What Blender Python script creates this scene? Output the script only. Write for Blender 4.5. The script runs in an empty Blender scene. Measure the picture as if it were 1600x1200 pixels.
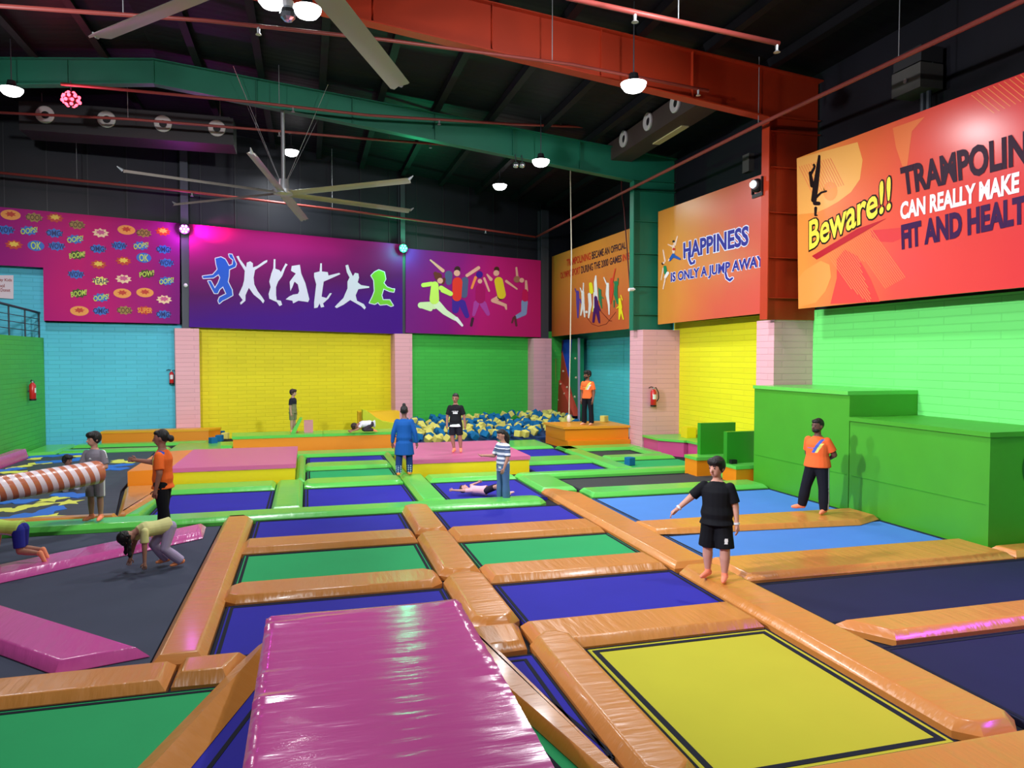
import bpy, bmesh, math, random
from math import sin, cos, pi, radians, atan2, sqrt
from mathutils import Vector, Matrix

# ------------------------------------------------------------------ camera, world, light, exposure
SC = bpy.context.scene
COL = SC.collection
FPX, CAMH, PITCH, YAW = 1150.0, 2.7, radians(2.1), radians(15.5)
cam = bpy.data.cameras.new('camera')
cam.sensor_width = 36.0
cam.lens = FPX / 1600 * 36.0
cam.clip_end = 200
camo = bpy.data.objects.new('camera', cam)
camo.location = (0, 0, CAMH)
camo.rotation_euler = (pi / 2 - PITCH, 0, -YAW)
COL.objects.link(camo)
SC.camera = camo
SC.view_settings.view_transform = 'Standard'
SC.view_settings.look = 'None'
SC.view_settings.exposure = 0.0
SC.view_settings.gamma = 1.0
SC.view_settings.use_curve_mapping = False
W = bpy.data.worlds.new('world')
SC.world = W
W.use_nodes = True
W.node_tree.nodes['Background'].inputs[0].default_value = (0.75, 0.8, 1.0, 1)
W.node_tree.nodes['Background'].inputs[1].default_value = 0.05

def add_light(kind, loc, energy, color=(1, 1, 1), size=0.4, target=None, spot=60, blend=0.5, spread=None, name='lamp_light'):
    l = bpy.data.lights.new(name, kind)
    l.energy = energy
    l.color = color
    o = bpy.data.objects.new(name, l)
    o.location = loc
    if kind == 'AREA':
        l.shape = 'DISK'
        l.size = size
        if spread: l.spread = spread
    else:
        l.shadow_soft_size = size
    if kind == 'SPOT':
        l.spot_size = radians(spot)
        l.spot_blend = blend
    if target is not None:
        d = Vector(target) - Vector(loc)
        o.rotation_euler = d.to_track_quat('-Z', 'Y').to_euler()
    COL.objects.link(o)
    return o

# ------------------------------------------------------------------ measuring: a pixel of the 1600x1200 photo -> a point on a plane of the place
FW = Vector((sin(YAW) * cos(PITCH), cos(YAW) * cos(PITCH), -sin(PITCH)))
RT = Vector((cos(YAW), -sin(YAW), 0))
UP = RT.cross(FW)
EYE = Vector((0, 0, CAMH))
def ray(px, py): return FW + RT * ((px - 800) / FPX) - UP * ((py - 600) / FPX)
def GZ(px, py, z=0.0):
    d = ray(px, py); return EYE + d * ((z - CAMH) / d.z)
def PY(px, py, y):
    d = ray(px, py); return EYE + d * (y / d.y)
def PX(px, py, x):
    d = ray(px, py); return EYE + d * (x / d.x)
def PL(px, py, p0, n):
    d = ray(px, py); return EYE + d * ((Vector(p0) - EYE).dot(n) / d.dot(n))

# photo lamps (high bays); light objects sit just under each lamp's lens
LAMPS = [PY(990, 132, 12.8), PY(845, 252, 19.3), PY(781, 290, 24.5), PY(455, 237, 25.0), PY(18, 140, 19.5), PY(480, 15, 13.2), PY(425, 0, 13.4)]
LAMP_W = [260, 240, 190, 190, 240, 140, 140]
for p, w in zip(LAMPS, LAMP_W):
    add_light('AREA', (p.x, p.y, p.z - 0.17), w, (0.93, 0.96, 1.0), 0.45, spread=radians(165), name='high_bay_light')
# the same lamps above and behind the camera, out of the frame
for x, y, z, w in [(6.3, 6.2, 8.2, 170), (0.0, 6.5, 8.8, 190), (5.5, -1.0, 8.3, 190), (-1.5, -1.5, 8.8, 190)]:
    add_light('AREA', (x, y, z), w, (0.93, 0.96, 1.0), 0.45, spread=radians(165), name='high_bay_light')

# added fill lights, high and out of the frame, to brighten the walls
for p, t, w in [((-6.5, 6.0, 7.0), (10.7, 8.0, 2.4), 310), ((-6.8, 12.0, 7.0), (10.7, 17.0, 2.4), 230), ((4.5, 4.0, 7.0), (2.0, 27.5, 2.2), 200), ((-4.0, 4.0, 7.0), (-4.0, 26, 2.2), 200)]:
    add_light('AREA', p, w, (0.96, 0.97, 1.0), 0.5, target=t, spread=radians(64), name='wall_fill_light')

# ------------------------------------------------------------------ materials
def lin(c):
    c = c / 255.0
    return c / 12.92 if c <= 0.04045 else ((c + 0.055) / 1.055) ** 2.4
def rgb(c): return (lin(c[0]), lin(c[1]), lin(c[2]), 1)
MATS = {}
def mat(name, c, rough=0.6, spec=0.4, metal=0.0, bump=None, emit=0.0, var=0.0, coat=0.0):
    """bump: (strength, (sx, sy, sz) noise scales in metres^-1, detail)"""
    if name in MATS: return MATS[name]
    m = bpy.data.materials.new(name); m.use_nodes = True
    nt = m.node_tree; b = nt.nodes['Principled BSDF']
    b.inputs['Base Color'].default_value = rgb(c)
    b.inputs['Roughness'].default_value = rough
    b.inputs['Specular IOR Level'].default_value = spec
    b.inputs['Metallic'].default_value = metal
    if coat: b.inputs['Coat Weight'].default_value = coat; b.inputs['Coat Roughness'].default_value = 0.12
    if emit:
        b.inputs['Emission Color'].default_value = rgb(c); b.inputs['Emission Strength'].default_value = emit
    if bump or var:
        tc = nt.nodes.new('ShaderNodeTexCoord')
    if bump:
        mp = nt.nodes.new('ShaderNodeMapping'); mp.inputs['Scale'].default_value = bump[1]
        nz = nt.nodes.new('ShaderNodeTexNoise'); nz.inputs['Scale'].default_value = 1.0; nz.inputs['Detail'].default_value = bump[2]
        bp = nt.nodes.new('ShaderNodeBump'); bp.inputs['Strength'].default_value = bump[0]; bp.inputs['Distance'].default_value = 0.03
        nt.links.new(tc.outputs['Object'], mp.inputs[0]); nt.links.new(mp.outputs[0], nz.inputs['Vector'])
        nt.links.new(nz.outputs[0], bp.inputs['Height']); nt.links.new(bp.outputs[0], b.inputs['Normal'])
    if var:
        n2 = nt.nodes.new('ShaderNodeTexNoise'); n2.inputs['Scale'].default_value = 1.7; n2.inputs['Detail'].default_value = 4
        mx = nt.nodes.new('ShaderNodeMix'); mx.data_type = 'RGBA'
        mx.inputs['A'].default_value = tuple(x * (1 - var) for x in rgb(c)[:3]) + (1,)
        mx.inputs['B'].default_value = tuple(min(1, x * (1 + var)) for x in rgb(c)[:3]) + (1,)
        nt.links.new(tc.outputs['Object'], n2.inputs['Vector']); nt.links.new(n2.outputs[0], mx.inputs['Factor'])
        nt.links.new(mx.outputs['Result'], b.inputs['Base Color'])
    MATS[name] = m
    return m

def brick(name, c, row=0.14, width=0.6, dark=0.86):
    """painted foam brick: rows run along the local X, stacked along Z (object coordinates are along the wall)"""
    if name in MATS: return MATS[name]
    m = bpy.data.materials.new(name); m.use_nodes = True
    nt = m.node_tree; b = nt.nodes['Principled BSDF']; L = nt.links
    b.inputs['Roughness'].default_value = 0.55; b.inputs['Specular IOR Level'].default_value = 0.3
    tc = nt.nodes.new('ShaderNodeTexCoord'); sp = nt.nodes.new('ShaderNodeSeparateXYZ'); cb = nt.nodes.new('ShaderNodeCombineXYZ')
    ad = nt.nodes.new('ShaderNodeMath'); ad.operation = 'ADD'
    L.new(tc.outputs['Object'], sp.inputs[0])
    L.new(sp.outputs['X'], ad.inputs[0]); L.new(sp.outputs['Y'], ad.inputs[1])
    L.new(ad.outputs[0], cb.inputs['X']); L.new(sp.outputs['Z'], cb.inputs['Y'])
    bk = nt.nodes.new('ShaderNodeTexBrick')
    bk.inputs['Scale'].default_value = 1.0; bk.inputs['Brick Width'].default_value = width; bk.inputs['Row Height'].default_value = row
    bk.inputs['Mortar Size'].default_value = 0.012; bk.inputs['Mortar Smooth'].default_value = 0.4
    k = rgb(c)
    bk.inputs['Color1'].default_value = k
    bk.inputs['Color2'].default_value = tuple(x * 0.93 for x in k[:3]) + (1,)
    bk.inputs['Mortar'].default_value = tuple(x * dark for x in k[:3]) + (1,)
    L.new(cb.outputs[0], bk.inputs['Vector'])
    L.new(bk.outputs['Color'], b.inputs['Base Color'])
    bp = nt.nodes.new('ShaderNodeBump'); bp.inputs['Strength'].default_value = 0.5; bp.inputs['Distance'].default_value = 0.012; bp.invert = True
    L.new(bk.outputs['Fac'], bp.inputs['Height']); L.new(bp.outputs[0], b.inputs['Normal'])
    MATS[name] = m
    return m

def gradient(name, stops, axis=(1, 0), noise=0.25, nscale=0.7, rough=0.3, length=1.0, spec=0.5):
    """printed gradient along a local direction (u,v in metres) broken up by soft noise patches"""
    m = bpy.data.materials.new(name); m.use_nodes = True
    nt = m.node_tree; b = nt.nodes['Principled BSDF']; L = nt.links
    b.inputs['Roughness'].default_value = rough; b.inputs['Specular IOR Level'].default_value = spec
    tc = nt.nodes.new('ShaderNodeTexCoord')
    dt = nt.nodes.new('ShaderNodeVectorMath'); dt.operation = 'DOT_PRODUCT'; dt.inputs[1].default_value = (axis[0] / length, axis[1] / length, 0)
    nz = nt.nodes.new('ShaderNodeTexNoise'); nz.inputs['Scale'].default_value = nscale; nz.inputs['Detail'].default_value = 2
    ma = nt.nodes.new('ShaderNodeMath'); ma.operation = 'MULTIPLY_ADD'; ma.inputs[1].default_value = noise; 
    ad = nt.nodes.new('ShaderNodeMath'); ad.operation = 'ADD'; ad.inputs[1].default_value = -noise / 2
    L.new(tc.outputs['Object'], dt.inputs[0]); L.new(tc.outputs['Object'], nz.inputs['Vector'])
    L.new(nz.outputs[0], ma.inputs[0]); L.new(dt.outputs['Value'], ma.inputs[2]); L.new(ma.outputs[0], ad.inputs[0])
    cr = nt.nodes.new('ShaderNodeValToRGB')
    el = cr.color_ramp.elements
    while len(el) < len(stops): el.new(0.5)
    for e, (p, c) in zip(el, stops):
        e.position = p; e.color = rgb(c)
    L.new(ad.outputs[0], cr.inputs[0]); L.new(cr.outputs[0], b.inputs['Base Color'])
    MATS[name] = m
    return m

def vinyl(name, c, axis=None, strength=0.35, rough=0.3):
    s = {None: (4, 4, 4), 'x': (9, 1.6, 3), 'y': (1.6, 9, 3)}[axis]
    return mat(name + ('_' + axis if axis else ''), c, rough, 0.5, bump=(strength * 1.35, s, 3.0), coat=0.2)

ORANGE, GREEN, PINK = (206, 134, 64), (92, 194, 78), (206, 84, 158)
def pad_orange(ax): return vinyl('orange_vinyl', ORANGE, ax)
def pad_green(ax): return vinyl('green_vinyl', GREEN, ax, 0.2)
def pad_pink(ax): return vinyl('pink_vinyl', PINK, ax, 0.3, 0.22)
M_BLUE = mat('blue_bed', (40, 36, 156), 0.75, 0.2, var=0.1)
M_GREENBED = mat('green_bed', (38, 160, 94), 0.75, 0.2, var=0.07)
M_YELLOWBED = mat('yellow_bed', (186, 180, 46), 0.75, 0.2, var=0.06)
M_BLACKBED = mat('black_bed', (66, 71, 88), 0.8, 0.2, var=0.15)
M_NAVYBED = mat('navy_bed', (31, 33, 62), 0.8, 0.2, var=0.15)
M_LIGHTBED = mat('light_blue_bed', (74, 128, 204), 0.7, 0.2, var=0.08)
M_BORDER = mat('dark_webbing', (22, 26, 40), 0.8, 0.2)
M_DARK = mat('dark_steel', (60, 66, 74), 0.5, 0.4, metal=0.2)
M_BLACK = mat('black_plastic', (14, 14, 18), 0.5, 0.4)
M_WHITE = mat('white_plastic', (225, 226, 230), 0.5, 0.4)
M_STEEL = mat('pale_steel', (176, 180, 184), 0.35, 0.5, metal=0.5)

# ------------------------------------------------------------------ mesh helpers
def V(*a): return Vector(a if len(a) > 1 else a[0])
class MB:
    def __init__(s): s.bm = bmesh.new()
    def face(s, pts, mi=0):
        f = s.bm.faces.new([s.bm.verts.new(p) for p in pts]); f.material_index = mi; return f
    def box(s, x0, x1, y0, y1, z0, z1, M=None, mi=0):
        c = [V(x, y, z) for z in (z0, z1) for y in (y0, y1) for x in (x0, x1)]
        if M is not None: c = [M @ p for p in c]
        v = [s.bm.verts.new(p) for p in c]
        for q in ((0, 2, 3, 1), (4, 5, 7, 6), (0, 1, 5, 4), (2, 6, 7, 3), (0, 4, 6, 2), (1, 3, 7, 5)):
            s.bm.faces.new([v[i] for i in q]).material_index = mi
        return s
    def loft(s, rings, cap=True, closed=True, mi=0):
        R = [[s.bm.verts.new(p) for p in r] for r in rings]
        n = len(R[0])
        for a, b in zip(R, R[1:]):
            for i in range(n if closed else n - 1):
                j = (i + 1) % n
                s.bm.faces.new((a[i], a[j], b[j], b[i])).material_index = mi
        if cap:
            s.bm.faces.new(R[0][::-1]).material_index = mi; s.bm.faces.new(R[-1]).material_index = mi
        return s
    def prism(s, pts, z0, z1, mi=0):
        return s.loft([[V(p[0], p[1], z0) for p in pts], [V(p[0], p[1], z1) for p in pts]], mi=mi)
    def tube(s, pts, r, n=10, cap=True, mi=0):
        pts = [Vector(p) for p in pts]
        rs = r if isinstance(r, (list, tuple)) else [r] * len(pts)
        rings = []
        t0 = (pts[1] - pts[0]).normalized()
        u = t0.orthogonal().normalized()
        for i, p in enumerate(pts):
            a = pts[max(i - 1, 0)]; b = pts[min(i + 1, len(pts) - 1)]
            t = (b - a).normalized()
            u = (u - t * u.dot(t)).normalized(); w = t.cross(u)
            rings.append([p + (u * cos(2 * pi * k / n) + w * sin(2 * pi * k / n)) * rs[i] for k in range(n)])
        return s.loft(rings, cap, mi=mi)
    def ball(s, c, r, B=None, n=14, m=9, mi=0):
        """ellipsoid; B: 3x3 basis (columns) of its axes"""
        c = Vector(c); r = (r, r, r) if isinstance(r, (int, float)) else r
        def P(a, b):
            v = V(r[0] * cos(a) * sin(b), r[1] * sin(a) * sin(b), r[2] * cos(b))
            return c + (B @ v if B is not None else v)
        top = s.bm.verts.new(P(0, 0)); bot = s.bm.verts.new(P(0, pi))
        R = [[s.bm.verts.new(P(2 * pi * k / n, pi * j / m)) for k in range(n)] for j in range(1, m)]
        for a, b in zip(R, R[1:]):
            for i in range(n):
                j = (i + 1) % n; s.bm.faces.new((a[i], b[i], b[j], a[j])).material_index = mi
        for i in range(n):
            j = (i + 1) % n
            s.bm.faces.new((top, R[0][i], R[0][j])).material_index = mi
            s.bm.faces.new((bot, R[-1][j], R[-1][i])).material_index = mi
        return s
    def capsule(s, a, b, ra, rb, n=12):
        a, b = Vector(a), Vector(b)
        s.tube([a, a.lerp(b, .5), b], [ra, (ra + rb) / 2, rb], n); s.ball(a, ra, n=n, m=8); s.ball(b, rb, n=n, m=8); return s
    def mesh(s, name):
        bmesh.ops.recalc_face_normals(s.bm, faces=s.bm.faces[:])
        me = bpy.data.meshes.new(name); s.bm.to_mesh(me); s.bm.free(); return me
    def build(s, name, mats, parent=None, smooth=False, bevel=0, seg=2, recalc=True, local=False, label=None):
        if bevel:
            ed = [e for e in s.bm.edges if len(e.link_faces) == 2 and e.calc_face_angle(0) > 0.5]
            bmesh.ops.bevel(s.bm, geom=ed, offset=bevel, segments=seg, affect='EDGES', profile=0.6, clamp_overlap=True)
        if recalc: bmesh.ops.recalc_face_normals(s.bm, faces=s.bm.faces[:])
        me = bpy.data.meshes.new(name); s.bm.to_mesh(me); s.bm.free()
        return link(name, me, mats, parent, smooth, local, label)

def wpos(o):
    p = Vector((0, 0, 0))
    while o is not None: p = p + o.location; o = o.parent
    return p
def link(name, me, mats, parent=None, smooth=False, local=False, label=None):
    if not isinstance(mats, (list, tuple)): mats = [mats]
    for m in mats: me.materials.append(m)
    if smooth:
        me.polygons.foreach_set('use_smooth', [True] * len(me.polygons))
        if smooth is not True: me.set_sharp_from_angle(angle=radians(smooth))
    o = bpy.data.objects.new(name, me); COL.objects.link(o)
    if parent is not None:
        if not local: me.transform(Matrix.Translation(-wpos(parent)))
        o.parent = parent
    elif not local and len(me.vertices):
        xs = [v.co for v in me.vertices]
        c = V((min(v.x for v in xs) + max(v.x for v in xs)) / 2, (min(v.y for v in xs) + max(v.y for v in xs)) / 2, min(v.z for v in xs))
        me.transform(Matrix.Translation(-c)); o.location = c
    if label: o['label'] = label
    return o
def tag(o, label, cat, group=None, kind=None):
    if label: o['label'] = label
    if cat: o['category'] = cat
    if group: o['group'] = group
    if kind: o['kind'] = kind
    return o
def root(name, loc, label, cat, group=None, rz=0.0):
    o = bpy.data.objects.new(name, None); COL.objects.link(o)
    o.empty_display_size = 0.1
    o.location = loc; o.rotation_euler = (0, 0, rz)
    return tag(o, label, cat, group)
def struct(o): o['kind'] = 'structure'; return o

def inset(pts, d):
    """convex counter-clockwise polygon moved inwards by d"""
    n = len(pts); out = []
    for i in range(n):
        p0, p1, p2 = V(*pts[i - 1][:2]), V(*pts[i][:2]), V(*pts[(i + 1) % n][:2])
        a = (p1 - p0).normalized(); b = (p2 - p1).normalized()
        na, nb = V(-a.y, a.x), V(-b.y, b.x)
        k = 1 + na.dot(nb)
        out.append(p1 + (na + nb) * (d / max(k, 0.25)))
    return out
def ccw(pts):
    s = sum(pts[i - 1][0] * pts[i][1] - pts[i][0] * pts[i - 1][1] for i in range(len(pts)))
    return pts if s > 0 else pts[::-1]
def rectc(x0, x1, y0, y1, c=0.0):
    if not c: return [(x0, y0), (x1, y0), (x1, y1), (x0, y1)]
    return [(x0 + c, y0), (x1 - c, y0), (x1, y0 + c), (x1, y1 - c), (x1 - c, y1), (x0 + c, y1), (x0, y1 - c), (x0, y0 + c)]
def pad(pts, m, label, h=0.085, bev=0.07, z0=-0.045, group=None, name='safety_pad'):
    pts = ccw(pts); mb = MB()
    rings = []
    for d, z in ((0, z0), (0, 0.012), (bev * 0.9, h * 0.93), (bev * 1.1, h), (bev * 1.4, h)):
        rings.append([V(p.x, p.y, z) for p in inset(pts, d)])
    mb.loft(rings)
    o = mb.build(name, m, smooth=32)
    return tag(o, label, 'pad', group)
# ------------------------------------------------------------------ the hall: floor, walls, ceiling
RIDGE_X, RIDGE_Z, SLOPE = -3.6, 10.25, 0.1
def roof_z(x): return RIDGE_Z - SLOPE * abs(x - RIDGE_X)
WB_A = radians(12.0)
WB_P0, WB_N = V(-7.7, 25.3, 0), V(-sin(WB_A), cos(WB_A), 0)
WB_X = V(cos(WB_A), sin(WB_A), 0)
def wb(u, off=0.0, z=0.0):          # u metres along the back wall from its corner, off metres out of it
    p = WB_P0 + WB_X * u - WB_N * off; return V(p.x, p.y, z)
XR = 10.7                            # face of the right wall
UC = (XR + 7.7) / cos(WB_A)          # back wall length up to the right wall
struct(MB().box(-16, 13, -3, 31, -0.25, -0.05).build('floor', mat('dark_deck', (34, 36, 44), 0.85, 0.2)))
m_wall = mat('dark_wall_sheet', (27, 30, 38), 0.5, 0.25, var=0.25)
m_wall2 = mat('navy_wall_sheet', (15, 15, 25), 0.6, 0.3, var=0.2)
# back wall: dark sheet cladding above, painted foam-brick sections below
mb = MB()
a, b = wb(-8.5), wb(UC + 1.5)
o1, o2 = wb(-8.5, -0.25), wb(UC + 1.5, -0.25)
mb.prism([a.xy, b.xy, o2.xy, o1.xy], -0.1, 10.3)
wall_back = struct(mb.build('wall_back', m_wall))
mb = MB()
for k in range(0, 26):
    u = -8.4 + k * 1.07
    p, q, r, s_ = wb(u), wb(u + 0.03), wb(u + 0.03, 0.03), wb(u, 0.03)
    mb.prism([p.xy, q.xy, r.xy, s_.xy], 3.6, 9.6)
mb.build('sheet_seam', mat('seam_strip', (30, 33, 40), 0.5), wall_back)
def wall_section(u0, u1, m, z1=3.75):
    M = Matrix.Translation(wb(u0)) @ Matrix.Rotation(WB_A, 4, 'Z')
    o = MB().box(0, u1 - u0, -0.06, -0.001, -0.05, z1).build('brick_section', m, local=True)
    o.parent = wall_back
    o.matrix_basis = Matrix.Translation(-wall_back.location) @ M
    return o
def U(px, py=515, off=0.0):          # photo column -> metres along the back wall
    p = PL(px, py, WB_P0 - WB_N * off, WB_N); return (p - WB_P0).dot(WB_X)
BR_TEAL, BR_YEL, BR_GRN = brick('teal_brick', (84, 196, 222), 0.13), brick('yellow_brick', (226, 214, 18), 0.13), brick('green_brick', (66, 190, 72), 0.13)
BR_PINK = brick('pink_brick', (226, 168, 178), 0.14, 1.2)
wall_section(-8.4, U(70), BR_TEAL, 6.6); wall_section(U(70), U(290), BR_TEAL); wall_section(U(290), U(625), BR_YEL); wall_section(U(625), UC + .6, BR_GRN)
# right wall
wall_right = struct(MB().box(XR, XR + 0.25, -3, 31, -0.1, 9.0).build('wall_right', m_wall2))
def wr_section(y0, y1, m, z1=3.72):
    o = MB().box(XR - 0.06, XR + .02, y0, y1, -0.05, z1).build('brick_section', m, wall_right)
    return o
wr_section(-3, 14.0, brick('bright_green_brick', (112, 226, 116), 0.14, 1.1)); wr_section(14.0, 20.1, brick('bright_yellow_brick', (228, 222, 30), 0.14, 1.1)); wr_section(20.1, 29.0, brick('turquoise_brick', (78, 200, 212), 0.13))
# left wall: low green foam-brick wall with the gallery behind it
pA, pB = GZ(72, 697), GZ(0, 723)
dL = (pB - pA).normalized()
pB2 = pA + dL * 9
nL = V(dL.y, -dL.x, 0)
if nL.x > 0: nL = -nL
mb = MB()
zt0, zt1 = PL(71, 527, pA, nL).z, PL(0, 524, pA, nL).z
mb.prism([pA.xy, pB2.xy, (pB2 + nL * 0.2).xy, (pA + nL * 0.2).xy], -0.1, (zt0 + zt1) / 2)
wall_left = struct(mb.build('wall_left', brick('leaf_green_brick', (84, 196, 78), 0.13)))
ZG = (zt0 + zt1) / 2
# ceiling: two dark roof slopes
mb = MB()
xl, xr = -17.0, 12.0
mb.loft([[V(xl, y, roof_z(xl)), V(RIDGE_X, y, RIDGE_Z), V(xr, y, roof_z(xr)), V(xr, y, roof_z(xr) + .2), V(RIDGE_X, y, RIDGE_Z + .2), V(xl, y, roof_z(xl) + .2)] for y in (-4, 31)])
struct(mb.build('ceiling', mat('dark_roof_sheet', (22, 22, 27), 0.55, 0.15, bump=(0.5, (0.01, 5.5, 0.01), 0.0), var=0.2)))
# purlins run along the hall under the roof
k = 0
for x in [-12.2, -10.7, -9.2, -7.7, -6.2, -4.7, -2.6, -1.1, 0.4, 1.9, 3.4, 4.9, 6.4, 7.9, 9.4]:
    z = roof_z(x)
    o = MB().box(x - .05, x + .05, 6, 28.5, z - .19, z - .012).box(x - .05, x + .12, 6, 28.5, z - .2, z - .185).build('roof_purlin', mat('purlin_steel', (18, 18, 23), 0.6, .2))
    tag(o, 'dark steel purlin running along the hall under the roof', 'purlin', 'roof purlins')

# portal frames: tapered steel columns and rafters, each frame one thing
def frame(y, m, label, eave_lo, ridge_lo, xcol=9.3, zcol=3.5, left=True):
    r = root('portal_frame', (xcol, y, zcol), label, 'steel frame')
    top = lambda x: roof_z(x) - 0.2
    web = MB()
    zr = ridge_lo
    prof = [(xcol + .0, zcol), (XR - .05, zcol), (XR - .05, top(XR)), (RIDGE_X, top(RIDGE_X)), (RIDGE_X, zr), (xcol, eave_lo)]
    web.loft([[V(px, yy, pz) for px, pz in prof] for yy in (y - .012, y + .012)])
    web.build('rafter_web', m, r)
    fl = MB()
    def strip(p, q, w=.13, t=.025):
        d = (V(q[0], 0, q[1]) - V(p[0], 0, p[1])).normalized(); n = V(-d.z, 0, d.x) * t
        P, Q = V(p[0], y, p[1]), V(q[0], y, q[1])
        fl.loft([[P + V(0, -w, 0), P + V(0, w, 0), P + V(0, w, 0) + n, P + V(0, -w, 0) + n], [Q + V(0, -w, 0), Q + V(0, w, 0), Q + V(0, w, 0) + n, Q + V(0, -w, 0) + n]])
    strip((xcol, zcol), (xcol, eave_lo)); strip((xcol, eave_lo), (RIDGE_X, zr)); strip((XR, top(XR)), (RIDGE_X, top(RIDGE_X)))
    if left:
        xe = -13.5
        fl2 = MB(); fl2.loft([[V(px, yy, pz) for px, pz in [(RIDGE_X, top(RIDGE_X)), (RIDGE_X, zr), (xe, zr - .106 * (RIDGE_X - xe)), (xe, top(xe))]] for yy in (y - .012, y + .012)])
        fl2.build('rafter_web', m, r)
        strip((RIDGE_X, zr), (xe, zr - .106 * (RIDGE_X - xe))); strip((RIDGE_X, top(RIDGE_X)), (xe, top(xe)))
    fl.build('flange', m, r)
    for z in ([zcol + .45, zcol + 1.3, zcol + 2.25, zcol + 3.2, eave_lo - .3, eave_lo]):
        MB().box(xcol + .02, XR - .06, y - .12, y + .0, z, z + .015).build('stiffener', m, r)
    for x in (7.6, 5.6, 3.4, 1.2, -1.2, -3.6) + ((-5.5, -8.0) if left else ()):
        lo = zr - (RIDGE_X - x if x < RIDGE_X else 0) * .106 if x <= RIDGE_X else zr + (eave_lo - zr) * (x - RIDGE_X) / (xcol - RIDGE_X)
        MB().box(x, x + .015, y - .1, y - .012, lo + .02, top(x) - .02).build('stiffener', m, r)
    return r
M_ORSTEEL = mat('orange_red_paint', (172, 50, 20), 0.45, 0.4, var=0.12)
M_GRSTEEL = mat('green_paint', (24, 112, 86), 0.45, 0.4, var=0.12)
frame(20.2, M_GRSTEEL, 'sea green steel frame whose rafter spans the hall to a green column', 7.9, 9.46)
frame(13.74, M_ORSTEEL, 'orange red steel frame whose rafter ends on the orange column', 7.75, 9.3, xcol=9.4)

# pink brick-clad pads round the column feet of the right wall
def column_pad(y0, y1, label, x0=9.45):
    o = MB().box(x0, XR - .062, y0, y1, -0.045, 3.5).build('column_pad', BR_PINK, bevel=.03)
    tag(o, label, 'column padding')
column_pad(13.76, 14.4, 'pink brick pattern padding around the foot of the orange column', 9.66)
column_pad(19.75, 20.65, 'pink brick pattern padding around the foot of the green column, with fire extinguisher')
# back wall: pink pads and grey steel posts
def back_col(px0, px1, zt, label, label2, q0, q1):
    u0, u1 = U(px0, 515, .55), U(px1, 515, .55)
    M = Matrix.Translation(wb(u0)) @ Matrix.Rotation(WB_A, 4, 'Z')
    o = MB().box(0, u1 - u0, -0.55, -.062, -0.045, zt).build('column_pad', BR_PINK, bevel=.03, local=True)
    o.matrix_basis = M; tag(o, label, 'column padding')
    if 1:
        um = (U(q0, 440, .4) + U(q1, 440, .4)) / 2; w = (U(q1, 440, .4) - U(q0, 440, .4)) / 2
        M = Matrix.Translation(wb(um)) @ Matrix.Rotation(WB_A, 4, 'Z'); zp = roof_z(wb(um).x + .3) - .3
        q = MB().box(-w, w, -.36, -.34, zt + .002, zp).box(-w, w, -.1, -.08, zt + .002, zp).box(-.01, .01, -.34, -.1, zt + .002, zp).build('steel_post', M_DARK, local=True)
        q.matrix_basis = M; tag(q, label2, 'post')
    return u0, u1
back_col(273, 311, 3.62, 'pink brick padding between the teal and the yellow back wall', 'dark grey steel post between the comic burst banner and the dancers banner', 284, 296)
back_col(617, 644, 3.55, 'pink brick padding between the yellow and the green back wall', 'dark grey steel post under the green stage light', 627, 634)
back_col(834, 862, 3.45, 'pink brick padding in the far corner beside the climbing wall', 'dark grey steel post at the far corner beside the jumping kids banner', 846, 858)
# ------------------------------------------------------------------ trampolines: each an Empty with its jumping bed and webbing
BEDTINT = {}
def tramp(x0, x1, y0, y1, m, label, poly=None, border=True, bw=.035, bo=.05, group=None):
    pts = ccw(poly) if poly else rectc(x0, x1, y0, y1)
    cx = sum(p[0] for p in pts) / len(pts); cy = sum(p[1] for p in pts) / len(pts)
    r = root('trampoline', (cx, cy, -0.05), label, 'trampoline', group)
    mb = MB(); p1 = inset(pts, .012)
    mb.prism(p1, -.045, 0.0); mb.build('jumping_bed', m, r)
    if border:
        mb = MB(); a, b = inset(pts, bo), inset(pts, bo + bw)
        n = len(a)
        for i in range(n):
            j = (i + 1) % n
            mb.loft([[V(q.x, q.y, z) for q in (a[i], a[j], b[j], b[i])] for z in (-.002, .004)])
        c = inset(pts, .014); d = inset(pts, .034)
        for i in range(n):
            j = (i + 1) % n
            mb.loft([[V(q.x, q.y, z) for q in (c[i], c[j], d[j], d[i])] for z in (-.002, .004)])
        mb.build('border_webbing', M_BORDER, r)
    return r
# near orange grid
tramp(2.42, 4.38, 4.02, 6.30, M_YELLOWBED, 'large trampoline with the only yellow bed, between orange pads', bw=.05, bo=.07)
tramp(2.07, 4.43, 6.98, 8.38, M_BLUE, 'blue trampoline directly behind the yellow one')
tramp(-0.88, 1.52, 6.90, 8.42, M_BLUE, 'blue trampoline partly hidden by the end of the big shiny pink mat')
tramp(2.07, 4.43, 9.06, 10.42, M_GREENBED, 'green trampoline two rows behind the yellow one, beside the orange walkway')
tramp(-0.88, 1.52, 9.08, 10.55, M_GREENBED, 'green trampoline in orange pads, nearer the big black bed')
tramp(2.07, 4.45, 11.2, 12.66, M_BLUE, 'blue trampoline between an orange and a green pad, in front of the girl lying down')
tramp(-0.86, 1.54, 11.25, 12.70, M_BLUE, 'blue trampoline behind the green one, at the end of the pink strip pad')
tramp(1.50, 1.96, 4.2, 6.26, M_BLUE, 'narrow blue wedge of trampoline beside the pad next to the yellow bed', poly=[(1.88, 4.4), (1.96, 4.4), (1.96, 6.32), (1.49, 6.32), (1.56, 6.0)], bo=.1)
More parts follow.
